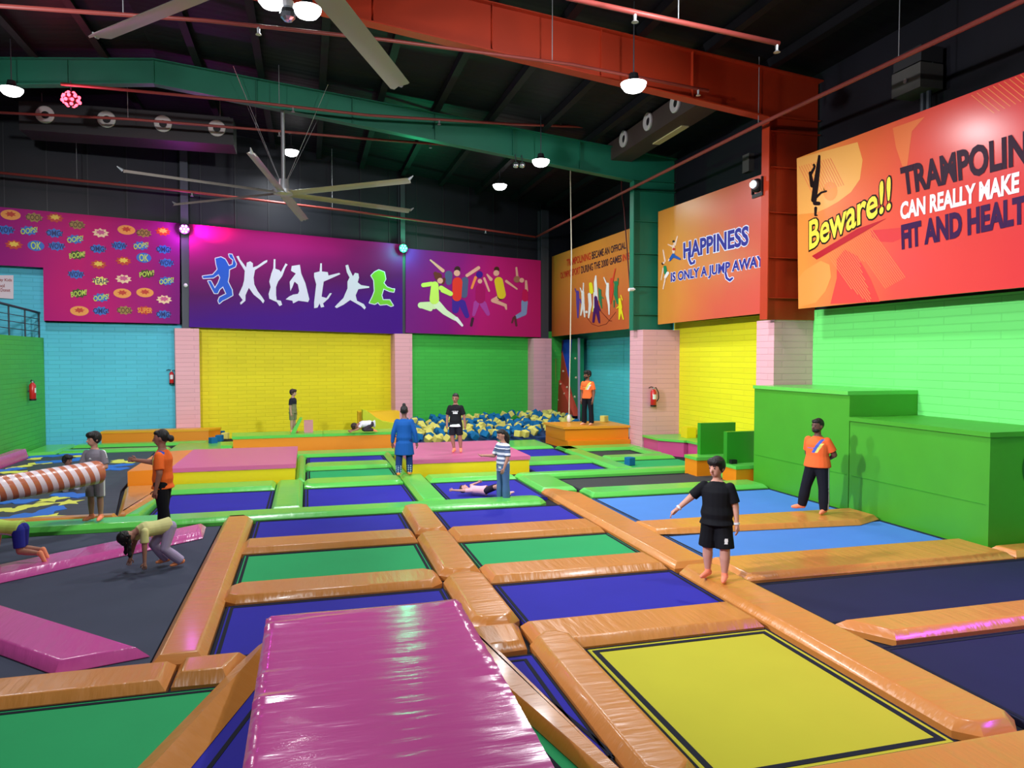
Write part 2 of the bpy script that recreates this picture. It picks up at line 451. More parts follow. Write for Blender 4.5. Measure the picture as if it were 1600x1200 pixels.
tramp(0.45, 1.47, 3.3, 6.26, M_GREENBED, 'green trampoline mostly under the big shiny pink mat', poly=[(.45, 4.03), (1.86, 4.03), (1.52, 6.0), (1.46, 6.26), (.45, 6.26)], bo=.2)
tramp(-0.92, 0.42, 3.3, 6.26, M_BLUE, 'shaded blue trampoline beside and under the big shiny pink mat', poly=[(-1.4, 3.3), (.42, 3.3), (.42, 6.4), (-.5, 6.4)], bo=.2)
tramp(-4.6, -1.0, 3.3, 6.42, M_GREENBED, 'large green trampoline in front of the crossing pink strips', poly=[(-4.6, 3.3), (-1.45, 3.3), (-.53, 6.38), (-4.6, 6.38)], bo=.06)
tramp(-6.6, -1.36, 6.92, 12.5, M_BLACKBED, 'big black trampoline crossed by two pink strip pads', border=False)
# right side
tramp(5.06, 10.6, 4.06, 5.6, M_NAVYBED, 'dark navy trampoline nearest the camera beside the orange walkway')
tramp(5.03, 10.6, 6.18, 7.6, M_NAVYBED, 'dark navy trampoline in front of the green blocks')
tramp(5.12, 9.12, 8.58, 10.04, M_LIGHTBED, 'light blue trampoline in front of the man with hands behind his back')
tramp(5.18, 9.12, 10.76, 13.06, M_LIGHTBED, 'light blue trampoline behind the man with hands behind his back')
# far green section
for x0, x1, lab in ((-2.65, -0.66, 'blue trampoline in front of the pink mat with the slanted orange end'), (-0.10, 1.95, 'blue trampoline in the middle of the front row of the green section'), (2.50, 4.43, 'blue trampoline on which a girl lies on her back')):
    tramp(x0, x1, 13.36, 15.56, M_BLUE, lab)
tramp(-0.06, 1.95, 16.5, 17.98, M_GREENBED, 'green trampoline between the two pink mats')
tramp(-0.06, 1.98, 18.98, 20.4, M_BLUE, 'small blue trampoline in front of the long orange platform')
tramp(5.25, 8.9, 13.85, 15.3, mat('charcoal_bed', (58, 60, 62), .8, .2, var=.1), 'wide dark grey trampoline behind the light blue one')
tramp(5.06, 6.98, 16.05, 17.45, M_BLUE, 'blue trampoline beside the yellow side of the pink mat')
tramp(5.06, 6.98, 18.55, 20.5, M_BLUE, 'blue trampoline at the corner of the foam pit')
tramp(7.55, 9.0, 18.3, 19.6, mat('charcoal_bed', (58, 60, 62)), 'small dark grey trampoline in front of the orange box by the far wall')
tramp(7.25, 9.5, 15.85, 17.6, M_GREENBED, 'green trampoline with a single blue foam cube on it')
tramp(-6.7, -3.9, 23.5, 24.3, mat('charcoal_bed', (58, 60, 62)), 'narrow dark trampoline in front of the orange bench at the teal wall')

# ------------------------------------------------------------------ safety pads
ox, oy = pad_orange('x'), pad_orange('y')
gx, gy = pad_green('x'), pad_green('y')
px_, py_ = pad_pink('x'), pad_pink('y')
# orange
pad(rectc(2.02, 4.36, 6.31, 6.97), ox, 'orange pad between the yellow bed and the blue bed behind it')
pad([(1.47, 6.97), (1.47, 6.36), (1.92, 6.4), (2.0, 6.97)], ox, 'short orange pad piece between the pink mat and the pad beside the yellow bed')
pad(rectc(1.99, 10.6, 3.3, 4.0), ox, 'long orange pad along the near edge of the yellow bed')
pad(rectc(1.97, 2.41, 4.02, 6.62, .14), oy, 'wrinkled orange pad with a rounded end along the edge of the yellow bed', h=.105)
pad(rectc(1.53, 2.06, 7.0, 8.72, .14), oy, 'orange pad with a rounded end just past the corner of the big pink mat', h=.105)
pad(rectc(2.07, 4.38, 8.4, 9.04), ox, 'orange pad between the blue bed and the green bed next to the walkway')
pad(rectc(-0.93, 1.52, 8.44, 9.07, .14), ox, 'orange pad between the pink mat\'s blue bed and the green bed')
pad(rectc(1.53, 2.06, 8.74, 10.92, .14), oy, 'orange pad dividing the two green trampolines', h=.105)
pad(rectc(2.07, 4.38, 10.44, 11.18), ox, 'orange pad behind the green bed next to the walkway')
pad(rectc(-0.9, 1.52, 10.57, 11.23), ox, 'orange pad with glossy crest behind the green bed near the black bed')
pad(rectc(1.55, 2.06, 10.94, 12.98, .14), oy, 'orange pad with a rounded end lapping over the long green pad', h=.11)
pad(rectc(4.44, 5.02, 4.03, 8.34, .14), oy, 'long orange walkway pad beside the yellow bed, with the boy in black at its end')
pad([(4.46, 8.36), (5.02, 8.36), (5.1, 13.3), (4.75, 13.9), (4.46, 13.9)], oy, 'long orange walkway pad running from the boy in black to the green section')
pad([(-1.35, 6.9), (-0.9, 6.9), (-0.89, 12.7), (-1.0, 12.95), (-1.34, 12.95)], oy, 'long orange pad between the black bed and the blue and green beds')
pad(rectc(-6.5, -1.13, 6.36, 6.88), ox, 'orange pad along the back edge of the large green trampoline')
pad([(-1.1, 6.42), (-0.66, 6.4), (-0.52, 6.86), (-1.1, 6.86)], ox, 'short orange pad piece at the corner of the large green trampoline', h=.11)
# two long pads set at a slant beside the pink mat
mb = MB()
mb.loft([[V(*p) for p in q] for q in ([(-.47, 7.0, .006), (-.46, 7.0, .07), (-.385, 6.95, .13), (-.375, 6.5, .006)], [(-.62, 6.6, .006), (-.60, 6.6, .075), (-.50, 6.5, .135), (-.40, 6.35, .006)], [(-1.50, 3.8, .006), (-1.48, 3.8, .075), (-1.32, 3.8, .14), (-1.16, 3.8, .006)])])
tag(mb.build('safety_pad', oy, bevel=.018, smooth=30), 'slanting orange pad between the large green bed and the shaded blue bed', 'pad')
pad([(1.42, 7.0), (1.40, 5.75), (1.71, 4.33), (1.80, 4.03), (1.95, 4.03), (1.88, 4.5), (1.67, 6.15), (1.51, 6.98)], oy, 'slanting orange pad speckled with purple light beside the big pink mat', h=.1, bev=.045, z0=.006)
pad([(4.98, 10.78), (5.04, 10.1), (5.5, 10.02), (8.5, 9.78), (9.1, 10.05), (9.1, 10.72), (7.5, 10.75)], ox, 'orange pad between the two light blue beds, the man in orange stands on it', z0=.005)
pad([(5.04, 8.55), (5.04, 7.66), (9.08, 7.6), (9.1, 8.5)], ox, 'orange pad between the light blue bed and the navy bed')
pad(rectc(9.14, 10.6, 7.62, 8.04), ox, 'orange pad running past the corner of the lower green block')
pad([(5.04, 6.16), (5.35, 5.66), (10.6, 5.62), (10.6, 6.16)], ox, 'orange pad between the two navy beds, lit purple along its edge')
pad([(-6.6, 13.35), (-3.1, 13.35), (-3.1, 13.62), (-6.6, 13.62)], ox, 'thin orange pad in front of the mat with yellow and blue shapes', h=.09, bev=.05)
pad([(-3.6, 16.42), (-3.12, 13.66), (-2.98, 13.66), (-2.75, 15.5), (-2.75, 16.42)], oy, 'orange pad sloping from the pink mat\'s orange end to the green corner', h=.09)
# green
pad([(-3.0, 13.36), (-2.68, 13.36), (-2.70, 15.3)], gy, 'small green triangle pad at the edge of the sloping orange pad')
pad(rectc(-6.6, 4.22, 12.72, 13.33, .14), gx, 'long bright green pad across the hall in front of the row of blue beds')
pad(rectc(-0.65, -0.12, 13.36, 16.38), gy, 'green pad dividing two blue beds, in front of the woman pointing')
pad(rectc(1.97, 2.48, 13.36, 16.46), gy, 'green pad at the feet of the woman in blue')
pad(rectc(-2.7, -0.67, 15.58, 16.4), gx, 'green pad along the yellow side of the pink mat with the slanted end')
pad(rectc(-0.1, 1.95, 15.6, 16.46, .14), gx, 'green pad between the middle blue bed and the green bed')
pad(rectc(2.5, 4.42, 15.58, 16.3), gx, 'green pad along the yellow side of the mat the boy stands on')
pad(rectc(-0.1, 1.96, 18.02, 18.94, .14), gx, 'green pad between the green bed and the small blue bed')
pad(rectc(-0.28, -0.08, 16.42, 20.4), gy, 'narrow green pad along the end of the pink mat')
pad(rectc(1.98, 2.18, 16.5, 20.4), gy, 'narrow green pad behind the woman in blue')
pad(rectc(-3.7, 2.68, 20.44, 21.36), gx, 'green pad in front of the long orange platform')
pad(rectc(4.46, 5.22, 13.92, 15.6), gy, 'wide green pad beside the bed where the girl lies')
pad(rectc(5.24, 9.1, 13.1, 13.82), gx, 'green pad between the light blue bed and the dark grey bed')
pad(rectc(4.45, 9.1, 15.62, 16.02, .14), gx, 'green pad behind the wide dark grey bed')
pad(rectc(7.0, 7.5, 16.05, 20.5), gy, 'green pad between the far blue beds and the small dark bed')
pad(rectc(5.06, 6.98, 17.48, 18.52), gx, 'green pad between the two far blue beds')
pad(rectc(7.53, 9.4, 17.64, 18.26), gx, 'green pad between the small dark bed and the bed with the cube')
pad(rectc(4.85, 6.98, 20.53, 22.3), gx, 'green pad at the corner of the foam pit')
pad(rectc(7.0, 9.42, 19.64, 20.45), gx, 'green pad in front of the orange box by the far wall')
pad(rectc(9.02, 9.42, 18.3, 19.6), gy, 'small green pad beside the foot of the green column')
pad(rectc(8.95, 9.14, 13.85, 15.4), gy, 'narrow green pad at the end of the dark grey bed')
pad([(-7.6, 24.85), (-7.55, 22.6), (-6.75, 22.95), (-6.75, 24.85)], gy, 'green pad in the corner by the teal wall')
pad(rectc(-6.72, -3.0, 24.34, 24.9), gx, 'green pad in front of the orange bench at the teal wall')
pad(rectc(-3.85, -2.2, 21.42, 24.3), gx, 'green pad beside the narrow dark trampoline')
pad([(-6.7, 23.0), (-3.9, 23.1), (-3.9, 23.46), (-6.7, 23.46)], gx, 'green pad between the narrow dark trampoline and the mat with shapes', h=.08)
pad([(-6.6, 13.66), (-6.6, 13.64), (-6.55, 13.64)], gx, 'corner of green pad', h=.02, bev=.001) if False else None
# pink strips crossing the black bed
def strip_pad(a, b, w, label, h=.1, ends=(0, 0)):
    a, b = V(*a), V(*b); d = (b - a).normalized(); n = V(-d.y, d.x) * (w / 2)
    pts = [a - n, b - n, b + n + d * ends[1], a + n + d * ends[0]]
    return pad([(p.x, p.y) for p in pts], pad_pink('x'), label, h=h, bev=.07, z0=.006)
strip_pad((-1.38, 12.2), (-4.5, 9.6), .62, 'pink strip pad with the crawling child, running back to the woman in orange', h=.1, ends=(.45, 0))
strip_pad((-1.62, 6.93), (-3.75, 9.05), .64, 'pink strip pad running away from the orange pad corner over the black bed', h=.1, ends=(.35, 0))

# mat with coloured shapes (the sweeper pit)
pit = [(-7.2, 22.4), (-7.15, 15.2), (-6.6, 13.66), (-3.16, 13.66), (-3.66, 16.3), (-4.0, 20), (-4.25, 23.0), (-6.7, 22.95)]
r = root('play_mat', (-5.6, 18, -.05), 'charcoal mat printed with yellow and blue stars and moons behind the sweeper', 'mat')
MB().prism(ccw(pit), -.048, 0.0).build('mat_sheet', mat('slate_mat', (60, 64, 74), .6, .35, bump=(.5, (.8, 2.5, 1), 2.0)), r)
random.seed(5)
NB = 0
def blob(m, c, rr, kind, rot):
    pts = []; mb = MB()
    n = 10 if kind == 'star' else 14
    for i in range(n):
        a = rot + 2 * pi * i / n
        q = rr * (1.0 if i % 2 == 0 else .45) if kind == 'star' else rr * (1 + .45 * sin(2 * a + rot * 3) + .2 * sin(5 * a)) * .8
        pts.append(V(c.x + q * cos(a), c.y + q * 1.2 * sin(a), 0))
    global NB; NB += 1
    mb.loft([[V(p.x, p.y, z) for p in pts] for z in (0.0005, .004 + NB * .0004)])
    mb.build('printed_star' if kind == 'star' else 'printed_patch', m, r)
M_PY, M_PB = mat('print_yellow', (222, 226, 90), .6), mat('print_blue', (40, 110, 205), .6)
for (x, y, k) in [(107, 785, 'star'), (53, 790, 'blob'), (45, 808, 'star'), (78, 781, 'star'), (104, 776, 'blob'), (10, 797, 'blob'), (76, 808, 'star'), (185, 721, 'blob'), (196, 722, 'blob'), (30, 730, 'blob'), (20, 738, 'blob'), (64, 724, 'blob'), (56, 716, 'blob'), (130, 713, 'blob'), (150, 716, 'star')]:
    blob(M_PY, GZ(x, y), .27, k, random.random() * 3)
for (x, y, k) in [(75, 799, 'blob'), (18, 810, 'blob'), (22, 784, 'blob'), (110, 774, 'blob'), (175, 733, 'blob'), (182, 728, 'blob'), (75, 713, 'blob'), (44, 715, 'blob'), (118, 710, 'blob'), (120, 718, 'blob'), (80, 722, 'blob'), (10, 735, 'blob')]:
    blob(M_PB, GZ(x, y), .34, k, random.random() * 3)
pad([(-7.5, 22.6), (-8.5, 15), (-8.5, 14.2), (-8.2, 14.9), (-7.15, 22.5)][:0] or [(-7.44, 15.2), (-7.18, 15.2), (-7.24, 22.4), (-7.56, 22.4)], pad_pink('y'), 'narrow pink pad at the foot of the leaf green wall', h=.25, bev=.05)

# striped sweeper arm
p_r, p_l = PY(157, 737, 12.55), PY(0, 764, 11.6)
dd = (p_l - p_r).normalized()
r = root('sweeper_arm', (p_r.x, p_r.y, p_r.z - .19), 'padded sweeper tube striped in orange brown and white, end beside the boy in grey', 'sweeper arm')
mb = MB(); R0 = .178
u = dd.orthogonal().normalized(); w_ = dd.cross(u)
# tilt the stripes: rings sheared along the tube
n, per = 28, .076
def rg(s, rr): return [p_r + dd * s + (u * cos(2 * pi * k / n) + w_ * sin(2 * pi * k / n)) * rr + dd * (.06 * (cos(2 * pi * k / n) * u.z + sin(2 * pi * k / n) * w_.z) * min(1, s / .2)) for k in range(n)]
s, i = 0.0, 0
rings = [rg(0, R0 * .55), rg(.01, R0 * .93), rg(.04, R0)]
mb.loft(rings, mi=0)
s = .04
while s < 4.2:
    mb.loft([rg(s, R0), rg(s + per * .5, R0 * 1.015), rg(s + per, R0)], cap=False, mi=i % 2); s += per; i += 1
sl = mb.build('padded_sleeve', [mat('stripe_brown', (186, 104, 70), .35, .5, coat=.2), mat('stripe_white', (222, 206, 212), .35, .5, coat=.2)], r, smooth=40)
MB().tube([p_r - dd * .03, p_r + dd * 4.1], .06, 12).build('core_pole', M_DARK, r)

# ------------------------------------------------------------------ padded blocks
YELLOW = mat('yellow_vinyl', (226, 200, 16), .35, .5, bump=(.12, (2, 2, 2), 3))
ORV = mat('flat_orange_vinyl', (230, 134, 16), .38, .5, bump=(.12, (2, 2, 2), 3))
GRV = mat('block_green_vinyl', (64, 152, 36), .42, .5, bump=(.1, (2.2, 2.2, 2.2), 4), var=.1)
GRV2 = mat('deep_green_vinyl', (38, 140, 28), .42, .5, bump=(.1, (2, 2, 2), 3))
PINKTOP = mat('soft_pink_vinyl', (204, 96, 146), .4, .45, bump=(.12, (2, 2, 2), 3))
def mat_block(x0, x1, y0, y1, h, label, mt, ms, t=.09):
    r = root('crash_mat', ((x0 + x1) / 2, (y0 + y1) / 2, -.045), label, 'crash mat')
    MB().box(x0, x1, y0, y1, -.045, h - t).build('base_block', ms, r, bevel=.025)
    MB().box(x0 - .02, x1 + .02, y0 - .02, y1 + .02, h - t + .001, h).build('top_mat', mt, r, bevel=.035, seg=3, smooth=30)
    return r
# big shiny mat next to the camera: its wrinkled cover
m_shiny = mat('shiny_pink_cover', (200, 80, 152), .17, .6, bump=(.42, (1.1, 7.0, 2), 4.0), coat=.4)
r = root('crash_mat', (.45, 5.0, -.045), 'big shiny wrinkled pink mat close to the camera', 'crash mat')
MB().box(-.36, 1.30, 3.35, 6.8, .002, .26).build('base_block', YELLOW, r, bevel=.03)
mb = MB(); nx, ny = 40, 80
P = lambda i, j: V(-.38 + (1.68 + .07 * j / ny) * i / nx, 3.3 + 3.54 * j / ny, 0)
random.seed(2)
wr = [(random.uniform(3.3, 6.9), random.uniform(.02, .05), random.uniform(.003, .009), random.uniform(-.2, .2)) for _ in range(46)]
def top(x, y):
    z = .40
    ex = min(x + .38, 1.37 - x); ey = min(y - 3.3, 6.84 - y)
    e = min(ex, ey)
    if e < .06: z -= .035 * (1 - e / .06) ** 2
    left = max(0, 1 - (x + .38) / 1.1)
    right = max(0, 1 - (1.37 - x) / .28)
    for yc, wd, am, sl_ in wr:
        d = y - yc - sl_ * (x + .38)
        if abs(d) < 3 * wd: z += am * (left + 1.1 * right) * math.exp(-(d / wd) ** 2)
    return z
g = [[mb.bm.verts.new(V(P(i, j).x, P(i, j).y, top(P(i, j).x, P(i, j).y))) for j in range(ny + 1)] for i in range(nx + 1)]
for i in range(nx):
    for j in range(ny): mb.bm.faces.new((g[i][j], g[i + 1][j], g[i + 1][j + 1], g[i][j + 1]))
edge = [g[i][0] for i in range(nx)] + [g[nx][j] for j in range(ny)] + [g[i][ny] for i in range(nx, 0, -1)] + [g[0][j] for j in range(ny, 0, -1)]
low = [mb.bm.verts.new(V(v.co.x, v.co.y, .262)) for v in edge]
for i in range(len(edge)):
    j = (i + 1) % len(edge); mb.bm.faces.new((edge[i], low[i], low[j], edge[j]))
mb.bm.faces.new(low)
mb.build('top_mat', m_shiny, r, smooth=50)
# far pink mats
r = root('crash_mat', (-1.7, 18, -.045), 'pink topped yellow crash mat with a slanted orange end, behind the pointing woman', 'crash mat')
MB().box(-2.74, -.29, 16.46, 19.7, -.045, .31).build('base_block', YELLOW, r, bevel=.025)
MB().box(-2.76, -.27, 16.44, 19.7, .312, .4).build('top_mat', PINKTOP, r, bevel=.035, seg=3, smooth=30)
mb = MB(); mb.loft([[V(-3.56, 16.46, -.045), V(-2.765, 16.46, -.045), V(-2.765, 19.7, -.045), V(-3.9, 19.7, -.045)], [V(-3.56, 16.46, .37), V(-2.765, 16.46, .39), V(-2.765, 19.7, .39), V(-3.56, 19.7, .37)]])
mb.build('slanted_end', ORV, r, bevel=.02)
mat_block(2.21, 5.0, 16.5, 19.8, .38, 'pink topped yellow crash mat with the boy in the printed black tee on it', PINKTOP, YELLOW)

# long orange platform with the green top
r = root('platform', (.4, 22.6, -.045), 'long orange platform with bright green top in front of the yellow wall', 'platform')
MB().prism(ccw([(-2.0, 21.42), (2.66, 21.62), (2.66, 22.5), (-2.1, 22.5)]), -.045, .44).build('front_panel', ORV, r, bevel=.02)
MB().prism(ccw([(-2.02, 21.4), (.4, 21.5), (.4, 22.52), (-2.12, 22.52)]), .442, .52).build('green_lid', pad_green('x'), r, bevel=.03, smooth=30)
MB().prism(ccw([(.41, 21.5), (2.68, 21.6), (2.68, 22.52), (.41, 22.52)]), .442, .52).build('green_lid', pad_green('x'), r, bevel=.03, smooth=30)
MB().prism(ccw([(-2.32, 21.45), (-2.03, 21.45), (-2.13, 22.4), (-2.42, 22.4)]), .04, .28).build('green_step', pad_green('x'), r, bevel=.02)
# things on the platform: wedge panel, pink block, yellow block with curved green slope
p = GZ(474, 676, .53)
tag(MB().loft([[V(p.x - .35, p.y, .522), V(p.x - .22, p.y, .522), V(p.x - .02, p.y, .95), V(p.x - .1, p.y, .95)], [V(p.x - .35, p.y + .4, .522), V(p.x - .22, p.y + .4, .522), V(p.x - .02, p.y + .4, .95), V(p.x - .1, p.y + .4, .95)]]).build('foam_wedge', pad_green('y'), bevel=.02), 'slim green foam wedge leaning beside the pink block on the platform', 'foam block')
tag(MB().box(p.x + .02, p.x + .27, p.y + .05, p.y + .4, .522, .86).build('foam_block', mat('dusty_pink', (196, 132, 140), .6), bevel=.02), 'small dusty pink foam block standing on the platform', 'foam block')
r = root('ramp_block', (2.2, 24.6, -.045), 'yellow block with a curved lime slope at its front, behind the platform', 'ramp')
q0, q1 = PY(560, 644, 24.6), PY(622, 644, 24.6)
MB().box(q0.x, q1.x + .05, 24.6, 25.25, -.045, q0.z).build('yellow_panel', mat('amber_vinyl', (228, 178, 10), .45), r, bevel=.02)
mb = MB(); prof = [(0, .99), (.12, .96), (.25, .86), (.4, .72), (.6, .6), (.85, .54), (1.0, .524)]
mb.loft([[V(q0.x + .1 + a * 1.1, y, z) for a, z in prof] + [V(q0.x + 1.2, y, -.045), V(q0.x + .1, y, -.045)] for y in (24.05, 24.595)])
mb.build('curved_slope', mat('lime_vinyl', (190, 206, 24), .45), r)
# bench at the teal wall and box at the turquoise wall
r = root('bench', (-4.5, 25.3, -.045), 'low orange bench in front of the teal wall', 'bench')
MB().prism(ccw([(-6.1, 24.95), (-3.05, 24.95), (-2.75, 25.3), (-2.75, 25.5), (-6.1, 25.42)]), -.045, .36).build('front_panel', mat('deep_orange_vinyl', (220, 130, 14), .45), r, bevel=.02)
MB().prism(ccw([(-6.12, 24.93), (-3.03, 24.93), (-2.73, 25.3), (-2.73, 25.52), (-6.12, 25.44)]), .362, .42).build('seat_pad', mat('gold_vinyl', (222, 158, 18), .45), r, bevel=.02)
r = root('orange_box', (8.5, 21.2, -.045), 'orange padded box with a ledge, carrying the man in front of the turquoise wall', 'platform')
MB().prism(ccw([(7.43, 20.53), (9.43, 20.53), (9.43, 22.3), (7.3, 22.3)]), -.045, .2).build('ledge', ORV, r, bevel=.03)
MB().prism(ccw([(7.38, 20.68), (9.43, 20.66), (9.43, 22.3), (7.3, 22.3)]), .201, .55).build('side_panel', ORV, r, bevel=.02)
MB().prism(ccw([(7.3, 20.6), (9.44, 20.58), (9.44, 22.3), (7.22, 22.3)]), .551, .62).build('top_lid', mat('tan_orange_vinyl', (226, 150, 40), .4), r, bevel=.025)
# benches and boards by the yellow right wall
r = root('bench', (9.9, 18.3, -.045), 'low pink bench with a green seat by the fire extinguisher column', 'bench')
MB().prism(ccw([(9.48, 19.4), (9.5, 18.55), (9.95, 18.05), (9.95, 15.9), (10.55, 15.9), (10.55, 19.65), (9.48, 19.7)][:0] or [(9.46, 19.66), (9.46, 18.75), (9.9, 18.1), (10.6, 18.1), (10.6, 19.66)]), -.045, .36).build('side_panel', mat('rose_vinyl', (196, 70, 130), .4), r, bevel=.02)
MB().prism(ccw([(9.42, 19.68), (9.42, 18.7), (9.88, 18.05), (10.6, 18.05), (10.6, 19.68)]), .361, .42).build('seat_pad', pad_green('x'), r, bevel=.02)
MB().box(10.0, 10.6, 15.3, 18.04, -.045, .36).build('side_panel', mat('rose_vinyl', (196, 70, 130)), r, bevel=.02)
MB().box(9.96, 10.6, 15.3, 18.045, .361, .42).build('seat_pad', pad_green('x'), r, bevel=.02)
p = GZ(1095, 677, .43)
tag(MB().box(10.22, 10.5, 18.5, 18.85, .422, .72).build('foam_block', YELLOW, bevel=.02), 'small yellow foam block on the pink bench', 'foam block')
def step_unit(x0, x1, y0, y1, zs, zt, label, xb):
    r = root('step_unit', ((x0 + x1) / 2, (y0 + y1) / 2, -.045), label, 'step unit')
    MB().box(x0, x1, y0, y1, -.045, zs).build('orange_base', ORV, r, bevel=.025)
    MB().box(x0 - .02, x1, y0 - .02, y1, zs + .001, zs + .07).build('seat_pad', pad_green('x'), r, bevel=.02)
    MB().box(xb, x1, y1 - .14, y1, zs + .072, zt).build('back_board', GRV2, r, bevel=.015)
    return r
step_unit(8.46, 9.7, 14.85, 15.4, .36, 1.16, 'orange step with a tall green back board, the farther of two', 8.78)
step_unit(8.8, 9.62, 13.8, 14.34, .30, 1.06, 'orange step with a green back board against the tall green block', 8.82)
MB_ = MB().box(8.86, 9.0, 14.08, 14.17, .374, .46)
o = MB_.build('shoe_box', M_BLACK); tag(o, 'small black box on the seat of the nearer green step', 'box')
# the two big green blocks
def green_block(y0, y1, h, label, ring=False):
    r = root('padded_block', (9.9, (y0 + y1) / 2, -.045), label, 'padded block')
    MB().box(9.17, XR - .065, y0, y1, -.045, h - .07).build('side_panel', GRV, r, bevel=.015)
    MB().box(9.13, XR - .065, y0 - (.03 if ring else 0), y1, h - .069, h).build('top_lid', pad_green('y') if not ring else GRV, r, bevel=.03, smooth=30)
    MB().box(9.162, 9.169, y0 + .05, y1 - .05, .62, .625).build('seam', GRV2, r)
    if ring:
        mb = MB(); c = V(10.13, y0 - .004, 1.12); n = 40
        a = [c + V(.38 * cos(2 * pi * k / n), 0, .40 * sin(2 * pi * k / n)) for k in range(n)]
        b = [c + V(.34 * cos(2 * pi * k / n), 0, .36 * sin(2 * pi * k / n)) for k in range(n)]
        for k in range(n):
            j = (k + 1) % n; mb.face([a[k], a[j], b[j], b[k]])
        mb.build('ring_emblem', mat('dark_green_print', (16, 92, 30), .5), r)
    return r
green_block(10.86, 13.72, 2.1, 'taller green padded block standing by the orange column')
green_block(8.08, 10.84, 1.65, 'lower green padded block in front of the bright green wall', ring=True)

# ------------------------------------------------------------------ foam pit
pts = ccw([(2.9, 21.7), (4.8, 22.35), (7.2, 22.35), (7.2, 23.2), (9.5, 23.4), (9.75, 28.2), (8.6, 27.9), (3.0, 26.7)])
mb = MB()
zz = lambda x, y: -.03 + (y - 21.6) * .05
mb.loft([[V(x, y, -.049) for x, y in pts], [V(x, y, zz(x, y) - .02) for x, y in pts]])
tag(mb.build('pit_mat', mat('pit_blue', (30, 66, 120), .7)), 'blue base of the foam pit under the loose cubes', 'mat')
def inside(x, y):
    c = False; n = len(pts)
    for i in range(n):
        (x1, y1), (x2, y2) = pts[i - 1], pts[i]
        if (y1 > y) != (y2 > y) and x < (x2 - x1) * (y - y1) / (y2 - y1) + x1: c = not c
    return c
random.seed(11)
S = .1
mcs = []
for nm, c in (('foam_yellow', (210, 200, 104)), ('foam_blue', (22, 100, 152))):
    mb = MB().box(-S, S, -S, S, -S, S)
    ed = mb.bm.edges[:]; bmesh.ops.bevel(mb.bm, geom=ed, offset=.012, segments=1, affect='EDGES')
    me = mb.mesh('foam_cube'); me.materials.append(mat(nm, c, .85, .15)); mcs.append(me)
y = 21.9
k = 0
while y < 28.3:
    x = 2.6 + random.uniform(0, .2)
    while x < 10.6:
        xx, yy = x + random.uniform(-.06, .06), y + random.uniform(-.06, .06)
        ins = all(inside(xx + a, yy + b) for a, b in ((.1, 0), (-.1, 0), (0, .1), (0, -.1)))
        if ins and k < 300 and (y < 25.5 or random.random() < .8):
            yel = random.random() < .56
            o = bpy.data.objects.new('foam_cube', mcs[0 if yel else 1]); COL.objects.link(o)
            o.location = (xx, yy, zz(xx, yy) + .19 + random.uniform(-.02, .06))
            o.rotation_euler = (random.uniform(-.6, .6), random.uniform(-.6, .6), random.uniform(0, 3))
            tag(o, 'loose yellow foam cube lying in the foam pit' if yel else 'loose blue foam cube lying in the foam pit', 'foam cube', 'yellow foam cubes in the pit' if yel else 'blue foam cubes in the pit'); k += 1
        x += .345
    y += .335
p = GZ(984, 727, 0)
o = bpy.data.objects.new('foam_cube', mcs[1]); COL.objects.link(o); o.location = (p.x, p.y, S + .002); o.rotation_euler = (0, 0, .3)
tag(o, 'single blue foam cube on the far green trampoline', 'foam cube')
p = PY(944, 657, 21.9)
o = bpy.data.objects.new('foam_cube', mcs[0]); COL.objects.link(o); o.location = (p.x, 21.9, .622 + S); o.rotation_euler = (0, 0, .5)
tag(o, 'single yellow foam cube on the orange box behind the man', 'foam cube')
for px, py in ((343, 690), (333, 694), (352, 686), (345, 683)):
    p = GZ(px, py, .05); i = px % 2
    o = bpy.data.objects.new('foam_cube', mcs[i]); COL.objects.link(o); o.location = (p.x, p.y, S + .055); o.rotation_euler = (0, 0, px * .7)
    tag(o, ('blue' if i else 'yellow') + ' foam cube left at the end of the long orange platform', 'foam cube', ('blue' if i else 'yellow') + ' cubes at the platform end')
